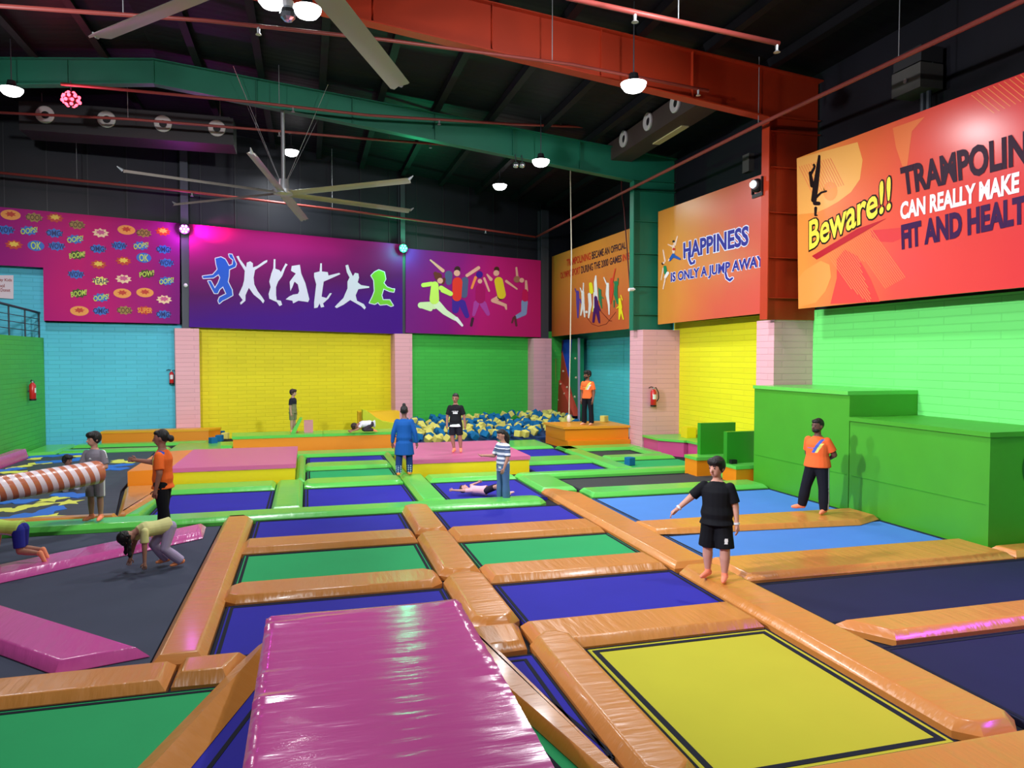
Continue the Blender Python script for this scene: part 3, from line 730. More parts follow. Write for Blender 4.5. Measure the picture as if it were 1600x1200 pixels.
# ------------------------------------------------------------------ printed banners
class Board:
    """flat printed board: local x along it, y up, z out of it; made from its four photo corners TL,TR,BR,BL on a vertical plane"""
    def __init__(s, name, p0, ax, px, m, label, cat='banner', th=.05, poly=None):
        s.ax = Vector(ax).normalized(); s.n = s.ax.cross(V(0, 0, 1)); s.p0 = Vector(p0)
        c3 = [PL(x, y, s.p0, s.n) for x, y in (poly or px)]
        s.o3 = PL(px[3][0], px[3][1], s.p0, s.n)
        s.M = Matrix(((s.ax.x, 0, s.n.x, s.o3.x), (s.ax.y, 0, s.n.y, s.o3.y), (s.ax.z, 1, s.n.z, s.o3.z), (0, 0, 0, 1)))
        s.Mi = s.M.inverted()
        q = [s.Mi @ p for p in c3]
        mb = MB(); mb.loft([[V(p.x, p.y, -th) for p in q], [V(p.x, p.y, 0) for p in q]])
        s.o = mb.build(name, m, local=True); s.o.matrix_basis = s.M
        tag(s.o, label, cat); s.k = 0
    def uv(s, px, py):
        p = s.Mi @ PL(px, py, s.p0, s.n); return V(p.x, p.y)
    def add(s, name, mb, m, label=None, parent=None):
        o = mb.build(name, m, local=True); o.parent = parent or s.o
        if label: o['label'] = label
        return o
    def poly(s, mb, uvs, z, mi=0):
        s.k += 1; z += (s.k % 11) * 1e-4
        mb.loft([[V(p.x, p.y, z - .002) for p in uvs], [V(p.x, p.y, z) for p in uvs]], mi=mi)
    def text(s, txt, quad, m, z=.006, grow=0.0, name='lettering', bold=0.0, parent=None, label=None):
        """text stretched into the photo quad TL,TR,BR,BL"""
        cu = bpy.data.curves.new('t', 'FONT'); cu.body = txt; cu.offset = bold; cu.resolution_u = 3
        ob = bpy.data.objects.new('t', cu); COL.objects.link(ob)
        me = bpy.data.meshes.new_from_object(ob.evaluated_get(bpy.context.evaluated_depsgraph_get()))
        bpy.data.objects.remove(ob); bpy.data.curves.remove(cu)
        vs = me.vertices
        b = bold
        x0, x1 = min(v.co.x for v in vs) + b, max(v.co.x for v in vs) - b
        y0, y1 = min(v.co.y for v in vs) + b, max(v.co.y for v in vs) - b
        TL, TR, BR, BL = [s.uv(*p) for p in quad] if not isinstance(quad[0], Vector) else quad
        for v in vs:
            a, c = (v.co.x - x0) / (x1 - x0), (v.co.y - y0) / (y1 - y0)
            p = (BL * (1 - a) + BR * a) * (1 - c) + (TL * (1 - a) + TR * a) * c
            v.co = (p.x, p.y, z)
        bm = bmesh.new(); bm.from_mesh(me); 
        bmesh.ops.triangulate(bm, faces=bm.faces[:]); bmesh.ops.split_edges(bm, edges=bm.edges[:])
        for i, f in enumerate(bm.faces):
            for v in f.verts: v.co.z = z + (i % 9) * 2e-4
        bm.to_mesh(me); bm.free()
        o = link(name, me, m, parent or s.o, local=True)
        if label: o['label'] = label
        return o
    def stroke(s, mb, path, z, f, rs=1.0, mi=0):
        """rounded stroke through photo points (x, y, r) after the zoom transform f"""
        g = lambda v: s.uv(*f(v.x, v.y))
        P = [(V(x, y), r) for x, y, r in path]
        for p, r in P:
            s.poly(mb, [g(p + V(cos(2 * pi * k / 14), -sin(2 * pi * k / 14)) * r) for k in range(14)], z, mi)
        for (p, r), (q, t) in zip(P, P[1:]):
            d = q - p
            if d.length < 1e-5: continue
            n = V(-d.y, d.x).normalized()
            s.poly(mb, [g(p - n * r), g(q - n * t), g(q + n * t), g(p + n * r)], z, mi)
def Z(ox, oy, sc): return lambda x, y: (ox + x / sc, oy + y / sc)
def ink(name, c, r=.45): return mat('ink_' + name, c, r, .2)
OFF = .42
def wbp(off): return WB_P0 - WB_N * off

# comic burst banner
m = gradient('magenta_print', [(0.0, (104, 14, 130)), (.35, (156, 14, 118)), (.55, (190, 16, 108)), (.8, (128, 14, 116)), (1, (90, 14, 112))], (1, .0), .25, .35, .55, 9.0, .15)
bx = Board('comic_banner', wbp(OFF), WB_X, [(-190, 306), (281, 349), (281, 506), (-190, 400)], m, 'magenta banner covered with small comic bursts such as OK and BOOM',
           poly=[(-190, 306), (281, 349), (281, 506), (68.5, 501), (67.5, 418), (-190, 404)])
fz = Z(0, 310, 5.517)
def burst(c, w, h, n, depth, rot=0.0):
    return [c + V(w * cos(a) * (1 if i % 2 == 0 else depth), h * sin(a) * (1 if i % 2 == 0 else depth)) for i in range(2 * n) for a in [rot + pi * i / n]]
LIME, BLU, TAN, REDB, PNK = (186, 210, 76), (46, 104, 190), (190, 160, 96), (186, 56, 34), (196, 84, 136)
STY = {'F': (REDB, (228, 150, 70), None), 'C': (TAN, (150, 120, 60), 'COOL'), 'R': ((226, 190, 70), REDB, None), 'W': (BLU, (20, 60, 150), 'WOW'), 'O': (LIME, BLU, 'OOPS!'), 'G': (BLU, (20, 60, 140), 'OMG!'),
       'K': (LIME, BLU, 'OK'), 'B': (LIME, (60, 70, 20), 'BOOM!'), 'Y': (BLU, (226, 216, 110), 'YEAH!'), 'P': (LIME, (60, 70, 20), 'POW!'), 'A': (PNK, (232, 200, 160), None), 'S': ((226, 150, 50), REDB, 'SUPER')}
for (x, y, t) in [(92, 142, 'F'), (295, 165, 'C'), (475, 168, 'R'), (50, 272, 'W'), (250, 278, 'O'), (470, 300, 'G'), (120, 400, 'R'), (310, 408, 'K'), (488, 412, 'W'), (665, 228, 'C'), (648, 352, 'O'), (665, 488, 'B'), (655, 655, 'W'),
                  (680, 818, 'B'), (685, 970, 'F'), (868, 298, 'A'), (845, 435, 'G'), (850, 570, 'R'), (865, 712, 'Y'), (872, 855, 'O'), (870, 970, 'G'), (1090, 272, 'F'), (1027, 408, 'W'), (1065, 540, 'R'), (1065, 695, 'A'),
                  (1055, 818, 'F'), (1075, 965, 'C'), (1240, 298, 'C'), (1215, 408, 'O'), (1240, 512, 'K'), (1265, 650, 'P'), (1250, 812, 'F'), (1250, 965, 'S'), (1405, 285, 'R'), (1410, 440, 'G'), (1435, 555, 'W'), (1435, 712, 'O'), (1415, 872, 'A'), (1410, 1000, 'G')]:
    c1, c2, wd = STY[t]; c = bx.uv(*fz(x, y)); w, h = .235, .14
    bg = MB(); fillc = c2 if t in 'OKYGF' else c2
    if t in 'WG': fillc = c1
    if t == 'F': bx.poly(bg, [c + V(w * 1.05 * cos(2 * pi * i / 20), h * 1.05 * sin(2 * pi * i / 20)) for i in range(20)], .004)
    elif t == 'K': bx.poly(bg, [c + V(w * .9 * cos(2 * pi * i / 20), h * 1.1 * sin(2 * pi * i / 20)) for i in range(20)], .004)
    else: bx.poly(bg, burst(c, w * 1.0, h * 1.05, 9, .72, x * .1), .004)
    part = bx.add('comic_burst', bg, ink('c%d_%d_%d' % fillc, fillc))
    if wd:
        hh = .078 if t != 'K' else .105
        ww = .21 if t != 'K' else .13
        tl = .05 if t in 'OBP' else 0
        tc = c1 if t not in 'WGYC' else ((150, 200, 250) if t != 'C' else (90, 60, 30))
        if t in 'WGY': tc = (16, 30, 96)
        q = [c + V(-ww, hh - tl), c + V(ww, hh + tl), c + V(ww * .94, -hh + tl), c + V(-ww * .94, -hh - tl)]
        bx.text(wd, q, ink('c%d_%d_%d' % tc, tc), z=.007, bold=.02, parent=part)
    else:
        fg = MB(); bx.poly(fg, burst(c + V(.0, .02), w * .62, h * .62, 7, .6, x), .007); bx.add('burst_centre', fg, ink('c%d_%d_%d' % c1, c1), parent=part)

# dancers banner
m = gradient('purple_print', [(0.0, (64, 10, 128)), (.3, (84, 12, 92)), (.55, (122, 12, 98)), (.85, (172, 14, 116)), (1, (192, 20, 120))], (-.15, 1), .18, .5, .55, 3.3, .15)
bd = Board('dancers_banner', wbp(OFF), WB_X, [(295.5, 350), (629, 382), (629, 522), (295.5, 511)], m, 'purple banner with seven jumping silhouettes, one blue and one green')
fz = Z(290, 370, 4.706)
SIL = [
 ('blue', [(220,160),(260,150),(290,165),(305,190),(318,215),(345,205),(350,170),(325,150),(318,128),(340,130),(372,200),(365,220),(320,240),(318,290),(310,330),(340,390),(345,430),(300,455),(270,470),(248,490),(240,470),(250,445),(300,420),(275,365),(250,385),(235,415),(212,415),(190,375),(165,325),(185,325),(215,380),(240,340),(255,300),(242,275),(205,300),(130,305),(125,290),(200,280),(235,240),(225,200)]),
 ('white', [(372,145),(390,140),(400,165),(445,225),(450,190),(475,180),(495,195),(495,225),(525,215),(575,180),(600,170),(600,185),(570,205),(510,245),(500,300),(505,350),(530,400),(560,440),(580,470),(570,490),(550,465),(500,425),(465,375),(440,430),(440,470),(405,500),(400,485),(420,465),(390,425),(420,360),(430,320),(435,250),(400,195)]),
 ('white', [(648,165),(660,165),(660,235),(690,245),(700,260),(735,195),(750,205),(735,225),(710,290),(680,330),(665,370),(665,430),(670,465),(700,470),(710,500),(690,510),(670,480),(615,455),(610,420),(625,370),(615,330),(630,270),(645,230)]),
 ('white', [(780,215),(840,205),(850,270),(880,340),(910,460),(900,480),(830,470),(790,490),(785,470),(735,460),(760,440),(790,425),(825,420),(835,400),(825,350),(800,330),(785,370),(770,400),(765,330),(810,270),(775,250)]),
 ('white', [(990,195),(1002,195),(1002,255),(1045,260),(1050,285),(1130,265),(1138,275),(1060,310),(1015,330),(1005,400),(1000,440),(1035,450),(1060,415),(1075,415),(1050,455),(1010,490),(1020,515),(995,520),(985,490),(970,520),(945,525),(945,480),(960,350),(945,295),(945,265),(985,255)]),
 ('white', [(1175,210),(1195,205),(1205,240),(1230,290),(1245,265),(1270,270),(1275,300),(1265,335),(1290,355),(1350,365),(1350,375),(1270,385),(1250,430),(1260,470),(1310,495),(1325,520),(1315,535),(1290,510),(1210,465),(1160,500),(1110,525),(1097,515),(1110,500),(1160,450),(1190,380),(1190,330),(1205,300),(1185,260)]),
 ('green', [(1365,285),(1390,260),(1420,245),(1460,260),(1470,310),(1455,340),(1480,370),(1520,385),(1535,385),(1530,405),(1500,400),(1455,380),(1440,430),(1450,465),(1500,465),(1525,505),(1510,510),(1480,495),(1430,500),(1415,480),(1390,495),(1352,485),(1375,440),(1390,400),(1385,320)])]
CC = {'blue': (20, 84, 196), 'white': (206, 210, 228), 'green': (112, 190, 52)}
def thicken(p, d):
    p = ccw([tuple(v) for v in p]); n = len(p); out = []
    for i in range(n):
        a, b, c = V(*p[i - 1]), V(*p[i]), V(*p[(i + 1) % n])
        e = ((b - a).normalized() + (c - b).normalized())
        e = e.normalized() if e.length > 1e-4 else (b - a).normalized()
        out.append(b + V(e.y, -e.x) * d)
    return out
for c, pts_ in SIL:
    u = [bd.uv(*fz(*p)) for p in pts_]
    mb = MB()
    mb.bm.faces.new([mb.bm.verts.new((p.x, p.y, .006)) for p in u])
    bmesh.ops.triangulate(mb.bm, faces=mb.bm.faces[:])
    prt = bd.add('jumping_figure', mb, ink('sil_' + c, CC[c]), label=c + ' jumping silhouette' if c != 'white' else None)
    if c != 'white':
        mb = MB(); bd.stroke(mb, [(x, y, 6) for x, y in pts_ + pts_[:1]], .003, fz)
        bd.add('pale_outline', mb, ink('outline', (206, 214, 236)), parent=prt)

# jumping kids banner
m = gradient('kids_print', [(0.0, (112, 24, 120)), (.3, (128, 18, 116)), (.55, (172, 22, 106)), (1, (176, 24, 96))], (1, -.2), .12, .4, .55, 5.4, .15)
bk = Board('kids_banner', wbp(OFF), WB_X, [(634, 388), (845, 407), (845, 527), (634, 520)], m, 'magenta banner with five jumping children beside the green stage light')
fz = Z(620, 390, 6.667); kk = .0034
SK = (214, 160, 140)
KIDS = [
 [((200, 224, 170), [(390,580,40),(250,580,32)]), ((200, 224, 170), [(250,580,28),(350,620,22)]), ((206, 226, 190), [(420,570,40),(500,650,30),(610,720,22)]), ((222, 222, 226), [(620,720,20),(680,790,12)]),
  ((190, 226, 96), [(395,370,38),(390,520,50)]), ((190, 226, 96), [(360,355,20),(275,370,22),(340,365,18)]), ((190, 226, 96), [(460,400,25),(560,460,24),(470,430,15)]), ((96, 44, 34), [(430,280,40),(400,250,20)]), ((96, 44, 34), [(490,310,18),(480,350,14)]), (SK, [(450,325,30)])],
 [((62, 34, 140), [(620,530,45),(610,630,35)]), ((62, 34, 140), [(680,560,38),(730,690,25)]), ((74, 84, 120), [(540,260,40),(540,340,30)]), ((74, 84, 120), [(710,320,35),(700,470,35)]), (SK, [(350,110,8),(480,220,18)]), (SK, [(730,270,16),(850,190,18)]),
  ((214, 52, 40), [(630,340,52),(625,490,48)]), ((52, 30, 30), [(630,205,32)]), (SK, [(625,245,33)])],
 [((160, 60, 150), [(830,560,30),(800,680,15)]), ((160, 60, 150), [(900,570,35),(950,670,20)]), ((60, 30, 50), [(790,720,15),(775,790,14)]), ((226, 130, 70), [(820,290,14),(780,400,12)]), (SK, [(910,300,12),(960,430,10)]),
  ((156, 16, 90), [(870,410,50),(870,510,50)]), ((60, 24, 130), [(860,260,36)]), (SK, [(865,330,24)])],
 [(SK, [(1060,500,22),(1000,530,20),(1130,580,16),(1140,620,8)]), ((40, 30, 26), [(1080,490,35)]), (SK, [(980,310,18),(940,260,8)]), (SK, [(1140,330,14),(1250,410,8)]), ((210, 190, 40), [(1060,330,45),(1090,470,45)]), ((66, 36, 24), [(1040,205,28)]), (SK, [(1035,245,31)])],
 [((120, 140, 180), [(1330,550,34),(1325,660,28),(1250,700,20)]), ((90, 40, 50), [(1230,700,12),(1245,790,12)]), ((90, 40, 50), [(1215,710,10),(1200,760,10)]), (SK, [(1245,190,10),(1255,290,12)]), (SK, [(1345,330,12),(1350,430,16)]), ((186, 20, 80), [(1335,440,28),(1335,510,32)]), ((150, 100, 80), [(1250,310,35)]), (SK, [(1300,320,25)])]]
for kid in KIDS:
    cols = []; mb = MB()
    for i, (c, path) in enumerate(kid):
        if c not in cols: cols.append(c)
        bk.stroke(mb, path, .005 + .0012 * i, fz, kk, cols.index(c))
    bk.add('jumping_child', mb, [ink('k%d_%d_%d' % c, c) for c in cols])

# ------------------------------------------------------------------ right wall boards
XB = 10.02
AX = V(0, -1, 0)
m = gradient('olympic_print', [(0, (190, 92, 40)), (.5, (204, 124, 44)), (1, (206, 140, 52))], (-.1, 1), .2, .4, .35, 3.5)
bo_ = Board('sport_board', (9.72, 20, 5), AX, [(862.5, 401), (990, 355), (990, 513), (862, 526)], m, 'orange board about trampolining with a crowd of coloured athletes')
fz = Z(860, 370, 8.0)
RED_I, DK_I = ink('red', (186, 42, 30)), ink('dark', (52, 30, 44))
def q8(*p): return [fz(*a) for a in p]
bo_.text('TRAMPOLINING', q8((205, 285), (505, 195), (505, 285), (207, 370)), RED_I, bold=.02)
bo_.text('BECAME AN OFFICIAL', q8((520, 190), (945, 62), (945, 145), (522, 280)), DK_I, bold=.02)
bo_.text('OLYMPIC SPORT', q8((125, 450), (372, 375), (372, 460), (130, 525)), RED_I, bold=.02)
bo_.text('DURING THE 2000 GAMES', q8((385, 370), (890, 225), (890, 310), (388, 460)), DK_I, bold=.02)
bo_.text('IN SY', q8((905, 222), (1030, 185), (1030, 270), (905, 305)), RED_I, bold=.02)
WHT, VIO, YEL, GRN, PUR, RDD = (226, 222, 220), (84, 62, 150), (226, 214, 30), (30, 120, 76), (64, 20, 92), (206, 62, 40)
ATH = [(VIO, [[(340,690,18),(345,830,20),(345,1010,8)],[(310,650,6),(335,720,8)],[(370,780,8),(390,840,6)]]),
 (WHT, [[(405,690,18),(410,820,18),(380,980,8)],[(415,840,15),(430,1000,8)],[(415,580,6),(412,680,8)],[(375,640,6),(395,700,8)]]),
 (WHT, [[(490,720,20),(500,850,20),(480,1010,8)]]), (YEL, [[(505,590,20),(515,690,24)],[(545,860,12),(530,930,8)]]),
 (WHT, [[(570,490,8),(565,570,18),(570,680,20),(590,790,10)],[(550,700,10),(545,950,8)]]),
 (GRN, [[(620,670,18),(625,780,18),(645,890,6)],[(605,640,5),(615,680,6)],[(640,750,8),(665,770,6)]]),
 (PUR, [[(570,760,20),(580,880,28),(615,1070,10)],[(560,900,16),(540,1060,14)],[(600,860,10),(625,920,8)]]),
 (WHT, [[(720,590,16),(715,720,20),(735,850,12),(738,970,6)],[(672,510,6),(710,600,8)]]),
 (RDD, [[(768,530,16),(770,680,22),(755,830,10)],[(815,400,6),(780,560,8)]]),
 (GRN, [[(825,570,18),(820,720,24),(845,830,12)],[(850,520,6),(845,600,8)],[(800,560,6),(812,600,6)],[(800,800,10),(800,880,5)]]),
 (YEL, [[(870,780,14),(880,880,22),(865,1030,7)],[(890,920,12),(918,1030,7)],[(885,730,5),(905,790,6)],[(860,870,8),(835,895,5)]]),
 (WHT, [[(457,940,16)]])]
for i, (c, paths) in enumerate(ATH):
    mb = MB()
    for p in paths: bo_.stroke(mb, p, .005 + .0012 * i, fz, .0045)
    bo_.add('athlete_figure' if i < 11 else 'printed_ball', mb, ink('k%d_%d_%d' % c, c))
mb = MB()
for p in [[(450,1000,3),(520,1090,3),(600,1118,3),(700,1090,3),(820,940,3)], [(620,920,3),(740,1050,4),(765,1052,4)]]: bo_.stroke(mb, p, .004, fz, .0045)
bo_.add('curved_line', mb, ink('maroon', (110, 26, 22)))

m = gradient('happy_print', [(0, (208, 138, 52)), (.3, (206, 110, 54)), (.6, (204, 84, 62)), (1, (208, 74, 66))], (.8, -.35), .35, .55, .3, 4.6)
bh = Board('happiness_board', (XB, 17, 5), AX, [(1028.5, 331), (1216, 263), (1216, 487), (1028, 507)], m, 'orange board reading Happiness is only a jump away, with two jumping girls')
fz = Z(1020, 320, 7.5)
qa = [fz(*p) for p in ((365, 452), (1122, 250), (1118, 465), (368, 625))]
qb = [fz(*p) for p in ((217, 800), (1310, 590), (1303, 755), (217, 930))]
WI, BI = ink('lettering_white', (222, 224, 246)), ink('lettering_blue', (44, 38, 140))
for t, q in (('HAPPINESS', qa), ('IS ONLY A JUMP AWAY', qb)):
    bh.text(t, q, WI, z=.005, bold=.075, name='lettering_outline'); bh.text(t, q, BI, z=.009, bold=.034)
for p in ([(425, 560, 20), (430, 640, 22), (450, 690, 24), (485, 680, 20), (490, 655, 18)], [(855, 800, 20), (870, 860, 22), (905, 885, 24), (935, 860, 20)]):
    mb = MB(); bh.stroke(mb, p, .006, fz, .0058, 0); bh.stroke(mb, [(x, y, r * .58) for x, y, r in p], .0105, fz, .0058, 1)
    bh.add('letter_swash', mb, [WI, BI])
for kid in ([((226, 196, 176), [(180,465,6),(235,490,9)]), ((226, 196, 176), [(290,370,6),(262,470,10)]), ((226, 196, 176), [(245,480,14),(245,555,15)]), ((34, 30, 34), [(246,430,15)]), ((226, 196, 176), [(256,452,12)]), ((190, 50, 40), [(250,520,17)]), ((36, 80, 160), [(245,590,20),(200,650,12)]), ((36, 80, 160), [(250,600,20),(320,635,12)]), ((226, 196, 176), [(195,640,7),(190,655,6)])],
            [((226, 196, 176), [(122,530,6),(145,660,9)]), ((226, 196, 176), [(125,740,7),(100,880,5)]), ((60, 32, 26), [(118,690,15)]), ((226, 196, 176), [(132,680,13)]), ((30, 124, 80), [(145,730,18),(155,800,20)]), ((228, 226, 226), [(178,800,17),(150,850,14)]), ((226, 196, 176), [(150,860,9),(125,985,6)])]):
    cols = []; mb = MB()
    for i, (c, path) in enumerate(kid):
        if c not in cols: cols.append(c)
        bh.stroke(mb, path, .005 + .0012 * i, fz, .0058, cols.index(c))
    bh.add('jumping_girl', mb, [ink('k%d_%d_%d' % c, c) for c in cols])
mb = MB(); bh.poly(mb, [bh.uv(*fz(*p)) for p in ((1298, 365), (1308, 500), (1296, 535), (1275, 530), (1268, 495), (1285, 440))], .005)
bh.add('flame_shape', mb, ink('amber', (226, 160, 60)))

m = gradient('beware_print', [(0, (226, 142, 64)), (.2, (222, 104, 58)), (.45, (216, 76, 60)), (.8, (206, 58, 58)), (1, (204, 52, 56))], (1, -.12), .2, .5, .24, 6.0)
bw_ = Board('beware_board', (XB - .06, 10, 5), AX, [(1245, 247.5), (1900, 0), (1900, 420), (1247.5, 482.5)], m, 'big orange red board beginning with Beware, with a handstand silhouette')
fz = Z(1200, 100, 4.0); f2 = Z(1200, 360, 4.0)
def flat(fn, pts_, z, name, c):
    mb = MB(); u = [bw_.uv(*fn(*p)) for p in pts_]
    mb.bm.faces.new([mb.bm.verts.new((p.x, p.y, z)) for p in u]); bmesh.ops.triangulate(mb.bm, faces=mb.bm.faces[:])
    return bw_.add(name, mb, mat('gloss_' + name + '%d_%d_%d' % c, c, .24, .5))
flat(fz, [(180, 592), (560, 488), (592, 600), (575, 720), (520, 800), (440, 860), (370, 900), (300, 930), (190, 940)], .002, 'amber_shape', (230, 164, 84))
flat(fz, [(390 + 45 * cos(a * pi / 8), 795 + 60 * sin(a * pi / 8)) for a in range(16)], .004, 'orange_disc', (226, 140, 60))
flat(f2, [(190, 300), (230, 250), (330, 190), (385, 215), (395, 290), (360, 380), (300, 450), (195, 480)], .002, 'amber_shape', (228, 148, 72))
flat(f2, [(640, 0), (860, -20), (880, 30), (780, 75), (700, 70), (650, 40)], .002, 'red_shape', (208, 62, 58))
flat(f2, [(390, 460), (430, 300), (430, 180), (480, 120), (560, 160), (640, 300), (700, 445)], .002, 'red_shape', (212, 66, 56))
flat(fz, [(780, 400), (980, 330), (900, 420), (870, 640), (840, 640), (800, 520)], .002, 'amber_shape', (224, 116, 66))
flat(f2, [(275, 160), (560, -10), (740, -75), (600, 10), (305, 183)], .005, 'red_swoosh', (176, 34, 40))
mb = MB()
for k in range(26):
    a0, b0 = 370 + k * 11, 150 - k * 6.2; ln = 170 + 80 * sin(k * .4) if k < 14 else 235
    bw_.poly(mb, [bw_.uv(*f2(*p)) for p in ((a0, b0), (a0 + 3, b0 - 2), (a0 + ln * .9 + 3, b0 + ln * 1.28 - 2), (a0 + ln * .9, b0 + ln * 1.28))], .004)
for k in range(12):
    a0, b0 = 1270 + k * 34, 195 - k * 14
    bw_.poly(mb, [bw_.uv(*fz(*p)) for p in ((a0, b0), (a0 + 6, b0 - 2), (a0 + 147, b0 + 111), (a0 + 141, b0 + 113))], .004)
for k in range(14):
    a0, b0 = 192 + k * 15, 640 - k * 4
    bw_.poly(mb, [bw_.uv(*fz(*p)) for p in ((a0, b0), (a0 + 5, b0 - 1), (a0 + 90, b0 + 170), (a0 + 85, b0 + 171))], .004)
bw_.add('stripe_pattern', mb, mat('gloss_stripes', (228, 132, 78), .24, .5))
mb = MB()
for p in ([(322,575,7),(315,650,13),(300,760,17),(288,850,17)], [(265,680,9),(278,760,13)], [(290,650,7),(268,690,9)], [(293,640,7),(288,630,7)], [(295,870,13),(318,872,12)], [(300,900,9),(297,945,6),(308,946,4)], [(300,835,8),(335,803,6),(365,795,6)]): bw_.stroke(mb, p, .008, fz, .0062)
bw_.add('handstand_figure', mb, ink('black', (24, 14, 14)))
DKP = ink('deep_plum', (44, 14, 38)); 
qb_ = [fz(*p) for p in ((262, 985), (768, 705), (768, 905), (262, 1160))]
bw_.text('Beware!!', qb_, ink('black', (24, 14, 14)), z=.007, bold=.06, name='lettering_outline'); bw_.text('Beware!!', qb_, ink('letter_yellow', (238, 210, 70)), z=.011, bold=.02)
bw_.text('TRAMPOLIN', [fz(*p) for p in ((832, 655), (1618, 423), (1618, 612), (850, 815))], DKP, z=.008, bold=.04)
bw_.text('CAN REALLY MAKE', [fz(*p) for p in ((832, 870), (1570, 678), (1568, 798), (832, 970))], ink('letter_pale', (238, 230, 240)), z=.008, bold=.04)
bw_.text('FIT AND HEALTH', [fz(*p) for p in ((838, 1015), (1700, 808), (1700, 965), (842, 1150))], ink('night_purple', (54, 16, 66)), z=.008, bold=.05)

def rails(B, L, th=.05):
    for k, (u, v) in enumerate(((.5, .6), (L - .6, .6), (.5, 2.4), (L - .6, 2.4))):
        d = XR - B.o3.x - .001
        o = MB().box(u, u + .06, v, v + .06, -d, -th).build('wall_bracket', M_DARK, local=True); o.parent = B.o
rails(bo_, 7.0); rails(bh, 5.2); rails(bw_, 8.0)

# ------------------------------------------------------------------ gallery behind the green wall: teal wall, sign, railing
bs = Board('notice_board', wbp(.11), WB_X, [(-62, 430), (21, 430), (21, 467), (-62, 462)], mat('notice_white', (220, 206, 216), .5), 'white notice board on the teal gallery wall', cat='sign', th=.03)
INK_G = ink('notice_ink', (150, 60, 60))
bs.text('ey Kids', [(-1, 435), (18.5, 435.5), (18.5, 441), (-1, 440.5)], INK_G, bold=.02)
bs.text('ool', [(-2, 443.5), (7, 443.8), (7, 449), (-2, 448.7)], INK_G, bold=.02)
bs.text('Donot', [(1, 450.5), (16, 451), (16, 456), (1, 455.5)], INK_G, bold=.02)
r = root('railing', (pA.x, pA.y, ZG), 'dark metal railing on top of the leaf green wall', 'railing')
mr = mat('railing_paint', (44, 58, 70), .5, .4)
def at_l(s, z): q = pA + dL * s - nL * 0 + nL * .1; return V(q.x, q.y, z)
mb = MB(); mb.tube([at_l(0, ZG + .75), at_l(7.5, ZG + .95)], .035, 8); mb.build('handrail', mr, r)
for s_ in (0.05, 1.25, 2.5, 3.8, 5.2, 6.6): MB().tube([at_l(s_, ZG - .0), at_l(s_, ZG + .75 + s_ * .0267)], .022, 8).build('rail_post', mr, r)
for hh in (.18, .37, .56): MB().tube([at_l(0, ZG + hh), at_l(7.5, ZG + hh + .06)], .012, 6).build('crossbar', mr, r)
# ------------------------------------------------------------------ overhead: lamps, stage lights, pipes, fans, ducts
M_LENS = mat('lamp_lens', (255, 255, 255), .4, .2, emit=9.0)
LLAB = ['bright high bay lamp in front of the orange rafter', 'high bay lamp under the green rafter near its column', 'small far high bay lamp between the back wall and the green rafter',
        'high bay lamp beside the rod of the hanging fan', 'bright high bay lamp under the green rafter by the red disco ball light', 'bright lamp just beside the dome camera at the top', 'lamp at the top edge between fan blade and dome camera']
for p, lab in zip(LAMPS, LLAB):
    r = root('high_bay_lamp', p, lab, 'ceiling lamp')
    MB().tube([(p.x, p.y, p.z + .02), (p.x, p.y, p.z + .07), (p.x, p.y, p.z + .1), (p.x, p.y, p.z + .2)], [.2, .15, .1, .08], 20).build('housing', M_BLACK, r, smooth=40)
    MB().tube([(p.x, p.y, p.z - .14), (p.x, p.y, p.z - .11), (p.x, p.y, p.z - .04), (p.x, p.y, p.z + .019)], [.1, .17, .225, .24], 20).build('lens', M_LENS, r, smooth=40)
    MB().tube([(p.x, p.y, p.z + .2), (p.x, p.y, roof_z(p.x) - .005)], .012, 6).build('hanging_rod', M_DARK, r)
# dome camera between two lamps
p = PY(450, 22, 12.5)
r = root('dome_camera', p, 'shiny faceted dome hanging between two lamps at the top', 'dome')
MB().ball(p, .13, n=10, m=6).build('dome', mat('mirror_facets', (200, 206, 214), .12, .6, metal=.9), r)
MB().tube([p + V(0, 0, .11), p + V(0, 0, .2)], [.08, .09], 12).build('collar', M_WHITE, r)
MB().tube([p + V(0, 0, .2), V(p.x, p.y, roof_z(p.x) - .005)], .015, 6).build('hanging_rod', M_DARK, r)
# red disco ball light
p = PY(111, 155, 19.9)
r = root('disco_light', p, 'red glowing disco ball light hanging from the green rafter', 'disco light')
m_red = mat('red_led', (255, 70, 90), .4, .3, emit=6.0)
mb = MB()
for j, (zz_, rr) in enumerate(((-.13, .1), (-.05, .18), (.05, .17), (.13, .09))):
    for k in range(8 if rr > .12 else 5):
        a = 2 * pi * (k + .5 * (j % 2)) / (8 if rr > .12 else 5)
        mb.ball(p + V(rr * cos(a), rr * sin(a), zz_), .042, n=8, m=6)
mb.build('led_dot', m_red, r)
MB().ball(p, .165, n=16, m=10).build('shell', mat('dark_red_shell', (60, 10, 20), .3), r, smooth=True)
MB().tube([p + V(0, 0, .16), V(p.x, p.y, 9.25)], .015, 6).build('hanging_rod', M_DARK, r)
add_light('POINT', p + V(0, -.5, -.1), 35, (1, .1, .2), .15, name='disco_glow')
add_light('SPOT', p + V(.1, -.4, .1), 700, (1, .05, .12), .1, (-6.3, 14.0, 9.9), 26, .9, name='disco_beam')
add_light('SPOT', (-3.2, 17.5, 9.2), 260, (.05, 1, .35), .1, (-2.5, 13.9, 10), 20, .9, name='disco_beam')
add_light('SPOT', (-2.6, 17.5, 9.2), 800, (.2, .1, 1), .1, (-1.9, 14.2, 10), 26, .9, name='disco_beam')
